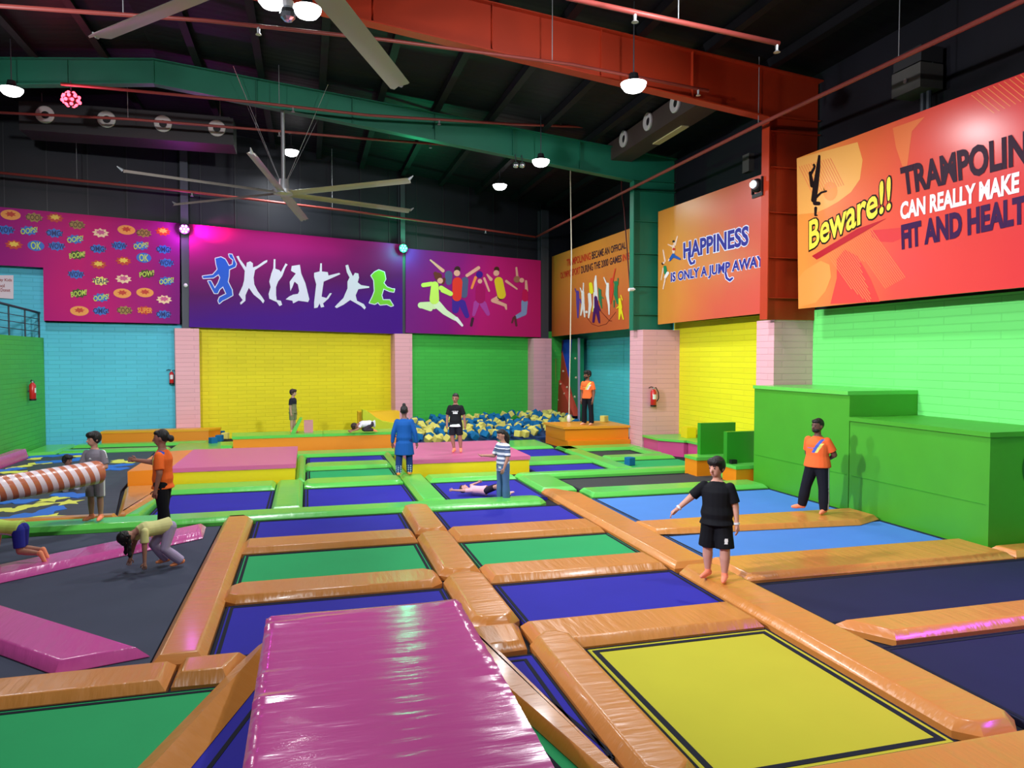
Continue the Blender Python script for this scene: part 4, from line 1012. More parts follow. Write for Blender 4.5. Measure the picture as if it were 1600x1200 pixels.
# stage lights on the back wall posts
def par(px, py, off, c, lab, e, dots):
    P0 = WB_P0 - WB_N * off
    p = PL(px, py, P0, WB_N)
    r = root('stage_light', p, lab, 'stage light')
    f = -WB_N
    B = f.to_track_quat('Z', 'Y').to_matrix()
    MB().tube([p - f * .14, p - f * .02, p + f * .03], [.08, .14, .16], 16).build('can', M_BLACK, r, smooth=40)
    mb = MB(); m = mat('led_' + lab[:5], c, .4, .3, emit=14.0)
    for k in range(7):
        a = 2 * pi * k / 6; rr = 0 if k == 6 else .1
        mb.ball(p + f * .04 + B @ V(rr * cos(a), rr * sin(a), 0), .038, n=8, m=6)
    mb.build('led_dot', m, r)
    MB().tube([p - f * .08 + V(0, 0, .1), p - f * .08 + V(0, 0, .24)], .012, 6).build('bracket', M_DARK, r)
    MB().tube([p - f * .08 + V(0, 0, .235), PL(px, py, P0 + WB_N * .1, WB_N) + V(0, 0, .235)], .012, 6).build('bracket', M_DARK, r)
    return p, f
p, f = par(288, 358, .62, (240, 120, 255), 'violet stage light glowing between the comic and the dancers banners', 10, 7)
add_light('POINT', p + f * .22 + V(0, 0, -.05), 60, (.85, .1, 1), .08, name='stage_glow')
add_light('SPOT', p + f * .3, 500, (1, .05, .35), .05, wb(4.6, .4, 6.8), 50, .9, name='stage_beam')
p, f = par(630, 388, .62, (60, 255, 150), 'green stage light glowing between the dancers and the kids banners', 10, 7)
add_light('POINT', p + f * .22 + V(0, 0, -.02), 150, (.02, 1, .4), .1, name='stage_glow')
# moving head light on the orange column
p = PX(1183, 290, 9.345)
r = root('moving_head_light', p, 'round black moving head light on the front of the orange column', 'stage light')
MB().ball(p, (.13, .15, .15), n=14, m=10).build('head', M_BLACK, r, smooth=True)
MB().tube([p + V(-.1, -.05, 0), p + V(-.15, -.08, 0)], [.1, .085], 14).build('lens', mat('glass_dark', (120, 130, 140), .1, .8), r, smooth=40)
MB().box(p.x - .02, p.x + .045, p.y - .19, p.y - .16, p.z - .16, p.z + .16).box(p.x - .02, p.x + .045, p.y + .16, p.y + .19, p.z - .16, p.z + .16).build('yoke', M_BLACK, r, bevel=.008)
MB().box(p.x + .0, p.x + .046, p.y - .19, p.y + .19, p.z - .24, p.z - .16).build('base', M_BLACK, r, bevel=.008)
# pair of small spotlights far back
for k, px in enumerate((806, 816)):
    p = PY(px, 258, 20.0)
    r = root('spot_lamp', p, 'small chrome spotlight under the green rafter, one of two side by side', 'spotlight', 'pair of chrome spotlights')
    MB().ball(p, .085, n=12, m=8).build('head', mat('chrome', (210, 214, 220), .15, .6, metal=.9), r, smooth=True)
    MB().tube([p + V(0, 0, .07), V(p.x, 20.05, 8.37)], .012, 6).build('stem', M_DARK, r)
# speaker box high on the right wall
p0 = PX(1425, 110, 10.25)
r = root('wall_speaker', (10.4, p0.y, p0.z - .35), 'grey speaker box high on the dark wall above the Beware board', 'speaker')
MB().box(10.12, 10.6, p0.y - .32, p0.y + .32, p0.z - .40, p0.z + .02).build('cabinet', mat('grey_cabinet', (78, 76, 74), .6), r, bevel=.015)
MB().box(10.14, 10.6, p0.y - .31, p0.y + .31, p0.z + .05, p0.z + .32).build('horn_cover', mat('dark_grey_cabinet', (44, 44, 48), .6), r, bevel=.015)
MB().box(10.4, 10.6, p0.y - .3, p0.y + .3, p0.z + .02, p0.z + .05).build('joint_bar', M_BLACK, r)
MB().tube([(10.118, p0.y, p0.z - .2), (10.10, p0.y, p0.z - .2)], .04, 12).build('knob', M_STEEL, r)
MB().box(10.6, XR, p0.y - .1, p0.y + .1, p0.z - .1, p0.z + .1).build('bracket', M_DARK, r)
for k, (px, py) in enumerate(((1442, 165), (1451, 163))):
    p = PX(px, py, 10.45)
    tag(MB().tube([p + V(0, 0, .28), p + V(0, 0, -.3)], .045, 8).build('conduit', M_DARK), 'short grey conduit hanging below the speaker box', 'conduit', 'conduits below the speaker')

# sprinkler pipes
M_PIPE = mat('pipe_red', (142, 62, 56), .45, .4)
def pipe(pts, lab, rr=.03, heads=(), hang=()):
    r = root('sprinkler_pipe', Vector(pts[0]), lab, 'pipe')
    MB().tube(pts, rr, 10).build('pipe_run', M_PIPE, r, smooth=True)
    def at(t):
        n = len(pts) - 1; i = min(int(t * n), n - 1); return Vector(pts[i]).lerp(Vector(pts[i + 1]), t * n - i)
    for t in heads:
        q = at(t); MB().tube([q, q + V(0, 0, -.1), q + V(0, 0, -.13)], [.025, .02, .05], 8).build('sprinkler_head', M_STEEL, r)
    for t in hang:
        q = at(t); MB().tube([q, V(q.x, q.y, roof_z(q.x) - .01)], .008, 6).build('hanger_rod', M_STEEL, r)
    return r
pipe([PY(-20, 8, 11.8), PY(320, 32, 12.2), PY(600, 62, 12.6), PY(895, 101, 13.1), PY(1107, 142, 13.3)], 'red sprinkler pipe ending in front of the orange rafter', .03, (.32, .98), (.15, .72))
pipe([PY(885, -4, 9.0), PY(1217, 68, 9.2), ], 'red pipe stub ending in mid air above the orange rafter', .035, (.3, .99), (.5,))
pipe([PY(95, 131, 19.3), PY(400, 160, 19.4), PY(575, 180, 19.5), PY(800, 194, 19.6), PY(985, 201, 19.7)], 'red sprinkler pipe crossing in front of the green rafter', .035, (.33, .62), (.3, .85))
pipe([PY(-20, 175, 21.4), PY(200, 186, 21.5), PY(400, 202, 21.6), PY(575, 217, 21.7), PY(735, 229, 21.8)], 'red sprinkler pipe passing in front of the round duct nozzles', .035, (.55, .9), (.25, .5, .8))
def wbz(px, py, off): return PL(px, py, wbp(off), WB_N)
crn = wbz(836, 370, 1.0)
rp = [PX(1185, 195, 9.15), PX(1600, 0, 9.15), PX(1900, -150, 9.15)]
pipe([wbz(-20, 268, 1.0), wbz(275, 297, 1.0), wbz(555, 331, 1.0), crn], 'long red sprinkler pipe along the back wall above the banners', .04, (.36, .9), (.15, .62))
pipe([crn + V(.05, -.05, 0), PX(975, 300, 9.15), rp[0], rp[1], rp[2]], 'long red sprinkler pipe along the right wall past both columns', .04, (), (.5, .66))
# ducts
M_DUCT = mat('duct_black', (40, 38, 42), .5, .4)
M_NOZ = mat('nozzle_white', (196, 192, 190), .5, .4)
def nozzle(p, f, r):
    B = f.to_track_quat('Z', 'Y').to_matrix()
    mb = MB(); n = 22
    prof = [(.0, .22), (.05, .235), (.075, .21), (.04, .165), (.06, .14), (.03, .10)]
    mb.loft([[p + f * z + B @ V(rr * cos(2 * pi * k / n), rr * sin(2 * pi * k / n), 0) for k in range(n)] for z, rr in prof], cap=False)
    mb.build('round_nozzle', M_NOZ, r, smooth=True)
    MB().tube([p + f * .0, p + f * .028], [.11, .10], 16).build('nozzle_throat', M_BLACK, r)
a, b = PY(30, 206, 22.6), PY(365, 231, 22.6)
zt = a.z
r = root('air_duct', (a.x, 22.8, zt), 'black air duct with four round white nozzles, beyond the green rafter', 'air duct')
MB().box(a.x, b.x, 22.6, 23.6, 8.75, 9.5).build('duct_box', M_DUCT, r, bevel=.02)
MB().box(a.x + .1, b.x - .1, 22.7, 23.5, 9.5, 9.56).build('duct_flange', M_DUCT, r)
for px, py in ((71, 180), (167, 187), (255, 194), (339, 201)):
    nozzle(PY(px, py, 22.6), V(0, -1, 0), r)
for x in (a.x + .4, b.x - .4):
    MB().tube([(x, 23.1, 9.56), (x, 23.1, roof_z(x) - .01)], .012, 6).build('hanger_rod', M_STEEL, r)
r = root('air_duct', (9.2, 18, 8.5), 'black air duct with four round white nozzles, beside the orange rafter', 'air duct')
DX = 8.6
MB().box(DX, 9.25, 14.6, 21.6, 8.45, 8.98).build('duct_box', mat('duct_brown', (70, 58, 54), .5), r, bevel=.02)
for px, py in ((943, 240), (976, 217), (1014, 190), (1057, 161)):
    nozzle(PX(px, py, DX), V(-1, 0, 0), r)
q = PX(1052, 223, 9.3)
MB().box(9.0, 9.2, q.y - 1.0, q.y + .6, 8.42, 8.448).build('pale_strip', mat('pale_strip', (200, 190, 140), .5), r)
MB().tube([(8.9, 16, 8.98), (8.9, 16, roof_z(8.9) - .01)], .012, 6).build('hanger_rod', M_STEEL, r)
# hanging fans
M_BLADE = mat('blade_grey', (176, 170, 160), .4, .5, metal=.3)
def fan(c, angs, R, lab, ztop, wd=.12):
    r = root('hanging_fan', c, lab, 'fan')
    c = Vector(c)
    MB().tube([c + V(0, 0, .3), V(c.x, c.y, ztop)], .05, 10).build('down_rod', M_STEEL, r)
    MB().tube([c + V(0, 0, .32), c + V(0, 0, .05)], [.13, .15], 16).build('motor', M_STEEL, r, smooth=40)
    MB().tube([c + V(0, 0, .04), c + V(0, 0, -.06), c + V(0, 0, -.1)], [.28, .26, .1], 20).build('hub', M_STEEL, r, smooth=40)
    for a in angs:
        d = V(cos(radians(a)), sin(radians(a)), 0); n = V(-d.y, d.x, 0)
        mb = MB(); rings = []
        for s_ in (.2, .5, R - .05, R):
            w = wd * (1.0 if s_ < R else .7)
            q = c + d * s_
            up = V(0, 0, 1)
            sec = [(-w, .03), (-w * .3, .055), (w * .5, .03), (w, -.045), (w * .4, .0), (-w * .4, .015)]
            rings.append([q + n * u + up * (v - .04) for u, v in sec])
        mb.loft(rings); mb.build('blade', M_BLADE, r, smooth=50)
        MB().tube([c + d * R + V(0, 0, -.02), c + d * (R + .12) + V(0, 0, .06)], [.04, .01], 6).build('tip_fin', M_STEEL, r)
    for k in range(4):
        a = radians(45 + 90 * k); MB().tube([c + V(.1 * cos(a), .1 * sin(a), .25), V(c.x + 1.6 * cos(a), c.y + .9 * sin(a), roof_z(c.x + 1.6 * cos(a)) - .2)], .006, 5).build('guy_wire', M_STEEL, r)
    return r
c = PY(443, 300, 20.2)
fan((c.x, 20.2, c.z), [262 + 60 * k for k in range(6)], 3.75, 'large grey ceiling fan hanging on a rod from the green rafter', 9.08)
c = PY(462, -72, 8.6)
fan((c.x, 8.6, c.z), (133, 66, 352, 206, 279), 3.9, 'grey ceiling fan whose long blades hang over the hall at the top', roof_z(c.x) - .01, wd=.16)

# ------------------------------------------------------------------ things on the walls
M_EXT = mat('extinguisher_red', (196, 26, 30), .3, .5, coat=.3)
def extinguisher(p, f, lab, sc=1.0):
    """p: centre of the bottle, f: direction out of the wall"""
    p = Vector(p); f = Vector(f)
    r = root('fire_extinguisher', p, lab, 'fire extinguisher')
    h = .24 * sc; R = .085 * sc
    MB().tube([p + V(0, 0, -h), p + V(0, 0, -h + .01), p + V(0, 0, h * .7), p + V(0, 0, h * .92), p + V(0, 0, h)], [R * .9, R, R, R * .6, R * .3], 18).build('cylinder', M_EXT, r, smooth=40)
    MB().tube([p + V(0, 0, -h - .03), p + V(0, 0, -h + .02)], R * 1.03, 18).build('foot_ring', M_BLACK, r)
    MB().tube([p + V(0, 0, h), p + V(0, 0, h + .05)], .028 * sc, 10).build('valve', M_STEEL, r)
    s = f.cross(V(0, 0, 1))
    MB().tube([p + V(0, 0, h + .05), p + V(0, 0, h + .07) + s * .08, p + V(0, 0, h + .04) + s * .15], .014, 8).build('handle', M_BLACK, r)
    MB().tube([p + V(0, 0, h + .03), p + V(0, 0, h + .05) - s * .08, p + V(0, 0, h * .6) - s * .16, p + V(0, 0, -h * .1) - s * .17, p + V(0, 0, -h * .5) - s * .11], .014, 8).build('hose', M_BLACK, r, smooth=True)
    a = atan2(f.y, f.x)
    mb = MB(); n = 7
    lo = [p + V(R * 1.02 * cos(a + t), R * 1.02 * sin(a + t), -.05) for t in [-.7 + 1.4 * i / (n - 1) for i in range(n)]]
    for i in range(n - 1): mb.face([lo[i], lo[i + 1], lo[i + 1] + V(0, 0, .14), lo[i] + V(0, 0, .14)])
    mb.build('paper_label', M_WHITE, r)
    MB().tube([p - f * R * .6, p - f * (R + .03)], .03, 8).build('bracket', M_DARK, r)
q = PY(1021, 621, 19.63); extinguisher((q.x, 19.63, q.z), (0, -1, 0), 'red fire extinguisher with black hose on the pink column padding')
q = PL(51, 611, pA - nL * .12, nL); extinguisher(q, -nL, 'red fire extinguisher on the leaf green wall')
q = PL(268, 590, wbp(.22), WB_N); extinguisher(q, -WB_N, 'red fire extinguisher at the edge of the teal wall by the pink padding', .8)
# small white cameras and junction boxes
q = PX(990, 452, 9.25)
r = root('security_camera', q, 'small white bullet camera on the front of the green column', 'camera')
MB().tube([q + V(-.16, -.02, -.02), q + V(.0, 0, 0)], .05, 10).build('body', M_WHITE, r, smooth=40)
MB().tube([q + V(-.02, 0, 0), q + V(.049, 0, 0)], .025, 8).build('mount', M_WHITE, r)
q = PL(290, 446, wbp(.40), WB_N)
tag(MB().ball(q, .065, n=10, m=8).build('security_camera', M_WHITE, smooth=True), 'tiny white camera on the dark post by the dancers banner', 'camera')
q = PX(1165, 255, 10.55)
tag(MB().box(q.x, XR - .001, q.y - .14, q.y + .14, q.z - .22, q.z + .22).build('junction_box', mat('grey_cabinet', (78, 76, 74)), bevel=.01), 'small grey junction box on the dark wall above the happiness board', 'box')
# climbing wall in the corner
r = root('climbing_wall', (9.9, 26, 0), 'faceted climbing wall of blue, brown red and green panels in the far corner', 'climbing wall')
XC = 10.2
def cw(px, py, x=XC): return PX(px, py, x)
def facet(pts, c, nm):
    mb = MB(); P = [cw(px, py, XC + dx) for px, py, dx in pts]
    B = [V(p.x + .25, p.y, p.z) for p in P]
    mb.loft([B, P]); mb.build('facet_panel', mat('climb_' + nm, c, .5, .3), r)
facet([(862, 534, 0), (880, 532, 0), (868, 600, -.1), (866, 655, 0), (862, 655, 0)], (84, 44, 84), 'plum')
facet([(876, 540, 0), (895, 620, 0), (897, 650, -.25), (868, 648, -.2), (866, 580, -.1)], (176, 62, 46), 'brick')
facet([(872, 532, .02), (894, 530, .02), (890, 600, .02), (893, 615, .02), (878, 545, .02)], (30, 74, 214), 'blue')
facet([(894, 530, .01), (903, 529, .0), (903, 658, .0), (897, 655, .0), (889, 590, .0)], (20, 130, 88), 'green')
facet([(866, 648, -.2), (897, 651, -.25), (900, 662, 0), (864, 660, 0)], (44, 30, 50), 'dark')
mb = MB()
for i, (px, py) in enumerate(((876, 600), (882, 615), (873, 625), (888, 640), (880, 580), (886, 605), (878, 640), (899, 560), (900, 590), (898, 620))):
    p = cw(px, py, XC - .16); mb.ball(p, .045, n=6, m=5)
mb.build('climbing_hold', mat('hold_pale', (206, 180, 150), .6), r)
MB().tube([cw(904.5, 528, 10.0), cw(904.5, 660, 10.0)], .05, 4).build('edge_post', mat('mauve_post', (150, 140, 170), .5), r)
q = cw(865, 545, 9.95)
mb = MB(); mb.loft([[cw(866, 560, 9.9), cw(869, 560, 9.9), cw(868, 640, 9.95), cw(866, 600, 9.9)], [cw(866, 560, 9.96), cw(869, 560, 9.96), cw(868, 640, 10.0), cw(866, 600, 9.96)]])
mb.ball(cw(866, 548, 9.9), (.05, .14, .22), n=10, m=8)
mb.build('pale_shape', mat('pale_yellow_shape', (200, 190, 110), .6), r)
# ropes
M_ROPE = mat('rope_white', (206, 198, 176), .7)
a_, b_ = PY(893, 282, 21.9), PY(889, 655, 22.0)
r = root('climbing_rope', b_, 'long pale rope hanging in front of the climbing wall with a ball end', 'rope')
MB().tube([V(a_.x, 22, roof_z(a_.x) - .02), V(a_.x, 22, a_.z), PY(893, 400, 22), PY(891, 540, 22), b_], .018, 8).build('rope_line', M_ROPE, r)
MB().ball(b_ + V(0, 0, .02), (.07, .07, .13), n=12, m=8).build('ball_end', M_WHITE, r, smooth=True)
a_ = PX(975, 325, 9.6); b_ = PX(989, 513, 9.6)
tag(MB().tube([V(9.6, PX(971, 300, 9.6).y, 8.9), PX(971, 300, 9.6), a_, b_], .02, 8).build('hanging_pipe', mat('dark_red_pipe', (84, 22, 22), .5)), 'thin dark red vertical pipe in front of the sport board', 'pipe')

# coloured beams of the disco lights that reach the floor
add_light('SPOT', (10.0, 3.0, 6.5), 2600, (.42, .03, 1), .08, (7.9, 4.2, 0), 62, .9, name='violet_beam')
add_light('SPOT', (8.5, 5.0, 7.5), 260, (.1, .15, 1), .08, (7.9, 9.2, 0), 16, .9, name='blue_beam')
add_light('SPOT', (2.6, 2.2, 6.5), 60, (.7, .05, 1), .05, (1.7, 5.0, .1), 12, .6, name='violet_beam')
# ------------------------------------------------------------------ people
def remesh(mb, vox, smooth=6):
    me = mb.mesh('tmp'); o = bpy.data.objects.new('tmp', me); COL.objects.link(o)
    md = o.modifiers.new('r', 'REMESH'); md.mode = 'VOXEL'; md.voxel_size = vox; md.use_smooth_shade = True
    ms = o.modifiers.new('s', 'SMOOTH'); ms.factor = .5; ms.iterations = smooth
    out = bpy.data.meshes.new_from_object(o.evaluated_get(bpy.context.evaluated_depsgraph_get()))
    bpy.data.objects.remove(o); bpy.data.meshes.remove(me)
    return out
def nz(v): return Vector(v).normalized()
def ortho(u, f):
    """basis with Z along u and -Y as near f as can be"""
    u = nz(u); f = Vector(f); f = (f - u * f.dot(u)).normalized()
    x = u.cross(f) * -1.0
    x = (-f).cross(u)
    return Matrix((x, -f, u)).transposed()
def person(label, loc, facing, H, top=(0, 0, 0), bottom=(0, 0, 0), sock=(255, 148, 112), skin=(172, 120, 96), hair=(20, 16, 18), hairdo='short', beard=False,
           lean=(0, 0, 1), side=(1, 0, 0), head=(0, -.1, 1), look=(0, -1, -.1), ra=((-.18, 0, -1), (-.1, -.15, -1)), la=((.18, 0, -1), (.1, -.15, -1)),
           rl=((-.06, 0, -1), (-.02, .03, -1)), ll=((.06, 0, -1), (.02, .03, -1)), rf=None, lf=None, sleeve=.62, leg=1.0, hem=.04, fat=1.0, lift=None,
           paint_top=None, paint_bot=None, top_mats=(), bot_mats=(), long_sleeve=False, flare=1.0, skirt=0.0, kid=1.0, shoes=None, foot_low=None, girth=1.0):
    fx, fy = facing
    r = root('person', loc, label, 'person', rz=atan2(fy, fx) + pi / 2)
    T = nz(lean); Lx = nz(Vector(side) - T * Vector(side).dot(T)); Fw = Lx.cross(T)
    P = V(0, 0, 0)
    hip = {-1: P - Lx * .052 - T * .02, 1: P + Lx * .052 - T * .02}
    sh = {-1: P + T * .25 - Lx * .098 * fat ** .5, 1: P + T * .25 + Lx * .098 * fat ** .5}
    neck = P + T * .31
    hd = nz(head); lk = Vector(look)
    HB = ortho(hd, lk)                       # head basis
    hs = kid
    hc = neck + hd * (.030 + .062 * hs)
    kn, an, ft = {}, {}, {}
    for s, L_, fd in ((-1, rl, rf), (1, ll, lf)):
        kn[s] = hip[s] + nz(L_[0]) * .235; an[s] = kn[s] + nz(L_[1]) * .225
        ft[s] = nz(fd) if fd else nz(V(s * .15, -1, 0))
    el, wr = {}, {}
    for s, A in ((-1, ra), (1, la)):
        el[s] = sh[s] + nz(A[0]) * .165; wr[s] = el[s] + nz(A[1]) * .14
    zmin = lift if lift is not None else min(min(an[s].z - .036 for s in (-1, 1)), 9)
    off = V(0, 0, -zmin)
    def t(p): return (Vector(p) + off) * H
    pos_l = {'P': t(P)}
    vox = max(.0075, .0062 * H)
    def ring(c, a, b, n=18):
        return [t(c + Lx * a * cos(2 * pi * k / n) + Fw * b * sin(2 * pi * k / n)) for k in range(n)]
    g = fat * girth
    SEC = [(-.045, .055, .05), (-.015, .088 * g, .066 * g), (.03, .096 * g, .074 * g), (.09, .084 * g, .066 * g), (.15, .086 * g, .066 * g), (.21, .098 * g ** .6, .072 * g ** .6), (.25, .092 * g ** .4, .062), (.28, .064, .05), (.305, .04, .038)]
    # --- body: one skin
    mb = MB()
    mb.loft([ring(P + T * h, a, b) for h, a, b in SEC])
    mb.capsule(t(neck - T * .02), t(hc - hd * .02), .036 * H, .032 * H)
    hr = (.05 * hs * H, .061 * hs * H, .07 * hs * H)
    mb.ball(t(hc + hd * .008), hr, HB, 20, 14)
    mb.ball(t(hc - hd * .03 * hs + HB @ V(0, -.018 * hs, 0)), (.037 * hs * H, .042 * hs * H, .042 * hs * H), HB, 14, 10)      # jaw
    mb.capsule(t(hc + HB @ V(0, -.056 * hs, .004)), t(hc + HB @ V(0, -.071 * hs, -.014 * hs)), .007 * H, .012 * H, 8)        # nose
    for s in (-1, 1):
        mb.ball(t(hc + HB @ V(s * .052 * hs, .008, -.004)), (.009 * H, .014 * H, .02 * H), HB, 8, 6)                        # ears
        k = g ** .7
        mb.capsule(t(hip[s]), t(kn[s]), .058 * H * k, .037 * H * k); mb.capsule(t(kn[s]), t(kn[s].lerp(an[s], .35)), .035 * H * k, .036 * H * k); mb.capsule(t(kn[s].lerp(an[s], .35)), t(an[s]), .036 * H * k, .022 * H)
        f = ft[s]
        mb.capsule(t(an[s] + V(0, 0, -.008) - f * .012), t(an[s] + f * .075 + V(0, 0, -.02)), .026 * H, .018 * H)
        mb.capsule(t(an[s] + f * .06 + V(0, 0, -.02)), t(an[s] + f * .10 + V(0, 0, -.024)), .021 * H, .012 * H)
        mb.capsule(t(sh[s]), t(el[s]), .036 * H * g ** .4, .027 * H * g ** .3); mb.capsule(t(el[s]), t(wr[s]), .026 * H * g ** .3, .018 * H)
        d = nz(wr[s] - el[s])
        mb.capsule(t(wr[s] + d * .012), t(wr[s] + d * .045), .018 * H, .02 * H)
    me = remesh(mb, vox, 5)
    bm = bmesh.new(); bm.from_mesh(me); bpy.data.meshes.remove(me)
    for f in bm.faces: f.smooth = True
    mb = MB(); mb.bm.free(); mb.bm = bm
    # fingers and thumbs, bent a little, rooted in the palm
    for s, A in ((-1, ra), (1, la)):
        d = nz(wr[s] - el[s]); ax = Fw - d * Fw.dot(d)
        if ax.length < .2: ax = T - d * T.dot(d)
        ax = ax.normalized(); nn = d.cross(ax)
        inw = nn if nn.dot(Lx) * s < 0 else -nn
        c = wr[s] + d * .05
        for q, (o_, ln) in enumerate(((-.0165, .036), (-.0055, .043), (.0055, .045), (.0165, .040))):
            b0 = c + ax * (-o_); p1 = b0 + d * ln * .5 + inw * .003 + ax * (-o_) * .15; p2 = p1 + d * ln * .42 + inw * .014
            mb.tube([t(b0 - d * .01), t(p1), t(p2)], [.0062 * H, .0058 * H, .0042 * H], 6)
        b0 = wr[s] + d * .022 + ax * .013; p1 = b0 + ax * .02 + d * .016; p2 = p1 + d * .02 + ax * .004 + inw * .006
        mb.tube([t(b0), t(p1), t(p2)], [.0075 * H, .0066 * H, .005 * H], 6)
    nskin = 0
    for s in (-1, 1):
        mb.ball(t(hc + HB @ V(s * .02 * hs, -.0555 * hs, .008)), (.0085 * H, .005 * H, .0055 * H), HB, 8, 6, mi=1)
        mb.tube([t(hc + HB @ V(s * .009 * hs, -.059 * hs, .0235)), t(hc + HB @ V(s * .032 * hs, -.052 * hs, .0235))], .003 * H, 5, mi=1)
    mb.ball(t(hc + HB @ V(0, -.0605 * hs, -.036 * hs)), (.015 * H, .006 * H, .005 * H), HB, 8, 6, mi=2)
    mbm = mb.mesh('body')
    for p in mbm.polygons: p.use_smooth = True
    link('body', mbm, [mat('skin_%d_%d_%d' % skin, skin, .55, .35), mat('eye_dark', (24, 18, 18), .3), mat('lip_%d_%d_%d' % skin, tuple(int(x * y) for x, y in zip(skin, (.82, .6, .6))), .5)], r, local=True)
    # --- hair
    hm = mat('hair_%d_%d_%d' % hair, hair, .5, .4, bump=(.6, (60, 60, 12), 3.0))
    mb = MB()
    mb.ball(t(hc + HB @ V(0, .016 * hs, .02 * hs)), (.055 * hs * H, .06 * hs * H, .066 * hs * H), HB, 20, 14)
    mb.ball(t(hc + HB @ V(0, -.022 * hs, .052 * hs)), (.046 * hs * H, .038 * hs * H, .026 * hs * H), HB, 14, 10)
    if hairdo in ('thick', 'fringe'): mb.ball(t(hc + HB @ V(0, -.025 * hs, .05 * hs)), (.056 * hs * H, .048 * hs * H, .035 * hs * H), HB, 16, 10); mb.ball(t(hc + HB @ V(0, .016, .02)), (.062 * hs * H, .065 * hs * H, .072 * hs * H), HB, 18, 12)
    if hairdo == 'bun':
        mb.ball(t(hc + HB @ V(0, .085 * hs, -.012)), (.034 * H, .03 * H, .034 * H), HB)
    if hairdo == 'topbun':
        mb.ball(t(hc + HB @ V(0, .03 * hs, .092 * hs)), (.026 * H, .026 * H, .026 * H), HB)
    if hairdo in ('pony', 'tail'):
        a = hc + HB @ V(0, .07 * hs, .01)
        mb.tube([t(a), t(a + V(0, 0, -.03) + HB @ V(0, .045, 0)), t(a + V(0, 0, -.10) + HB @ V(0, .06, 0)), t(a + V(0, 0, -.2) + HB @ V(0, .05, 0))], [.024 * H, .028 * H, .024 * H, .008 * H], 10)
    if hairdo == 'braids':
        for s in (-1, 1):
            a = hc + HB @ V(s * .05, .02, -.02)
            pts = [a + V(s * .004 * i, 0, -.033 * i) for i in range(8)]
            mb.tube([t(p) for p in pts], [(.017 if i % 2 else .023) * H for i in range(7)] + [.01 * H], 10)
            mb.ball(t(pts[6]), .024 * H)
    if hairdo == 'long':
        mb.tube([t(hc + HB @ V(0, .045, .02)), t(hc + HB @ V(0, .06, -.06)), t(neck + T * (-.05) - Fw * .07)], [.05 * H, .055 * H, .03 * H], 12)
    if beard:
        mb.ball(t(hc - hd * .04 * hs + HB @ V(0, -.026 * hs, 0)), (.041 * hs * H, .04 * hs * H, .03 * hs * H), HB, 14, 10)
    hmesh = remesh(mb, vox, 3)
    link('hair', hmesh, hm, r, True, local=True)
    # --- top
    if top:
        mb = MB()
        e = .012
        sec = [(h, a + e, b + e) for h, a, b in SEC if h >= hem - .02]
        sec = [(hem - .06 - skirt, .104 * g + e + skirt * .12, .084 * g + e + skirt * .12)] + ([(hem - .03, .101 * g + e, .08 * g + e)] if skirt else []) + sec[:-2] + [(.284, .062, .05), (.3, .042, .042)]
        mb.loft([ring(P + T * h, a, b) for h, a, b in sec])
        for s in (-1, 1):
            q = el[s]
            if long_sleeve:
                mb.capsule(t(sh[s]), t(el[s]), .044 * H, .036 * H); mb.capsule(t(el[s]), t(el[s].lerp(wr[s], .92)), .036 * H, .028 * H)
            else:
                e1 = sh[s].lerp(el[s], sleeve)
                mb.capsule(t(sh[s]), t(sh[s].lerp(el[s], .2)), .038 * H * g ** .3, .041 * H * g ** .3)
                mb.tube([t(sh[s]), t(sh[s].lerp(el[s], .3)), t(e1)], [.037 * H * g ** .3, .041 * H * g ** .3, .043 * H * g ** .3], 14)
        me = remesh(mb, vox, 4)
        ms = [mat('cloth_%d_%d_%d' % top, top, .8, .2)] + list(top_mats)
        if paint_top:
            for p in me.polygons:
                c = (Vector(p.center) / H) - off; d = c - P
                p.material_index = paint_top(d.dot(Lx), d.dot(Fw), d.dot(T), d, p.normal)
        link('shirt', me, ms, r, True, local=True)
    # --- bottom
    if bottom:
        mb = MB()
        mb.loft([ring(P + T * h, a + .009, b + .009) for h, a, b in SEC if h < .1])
        for s in (-1, 1):
            k = g ** .7
            mb.capsule(t(hip[s]), t(hip[s].lerp(kn[s], .5)), .061 * H * k, .055 * H * k)
            if leg <= .5:
                e1 = hip[s].lerp(kn[s], leg * 2)
                mb.tube([t(hip[s]), t(hip[s].lerp(kn[s], .5)), t(e1)], [.064 * H * k, .06 * H * k, .058 * H * k * flare], 14)
            else:
                mb.capsule(t(hip[s]), t(kn[s]), .064 * H * k, .047 * H * k)
                e1 = kn[s].lerp(an[s], min(1, (leg - .5) * 2))
                mb.ball(t(kn[s]), .048 * H * k)
                mb.tube([t(kn[s]), t(kn[s].lerp(e1, .5)), t(e1)], [.046 * H * k, .043 * H * k * flare, .041 * H * flare], 14)
        me = remesh(mb, vox, 4)
        ms = [mat('cloth_%d_%d_%d' % bottom, bottom, .8, .2)] + list(bot_mats)
        if paint_bot:
            for p in me.polygons:
                c = (Vector(p.center) / H) - off; d = c - P
                p.material_index = paint_bot(d.dot(Lx), d.dot(Fw), d.dot(T), d, p.normal)
        link('shorts' if leg <= .5 else 'trousers', me, ms, r, True, local=True)
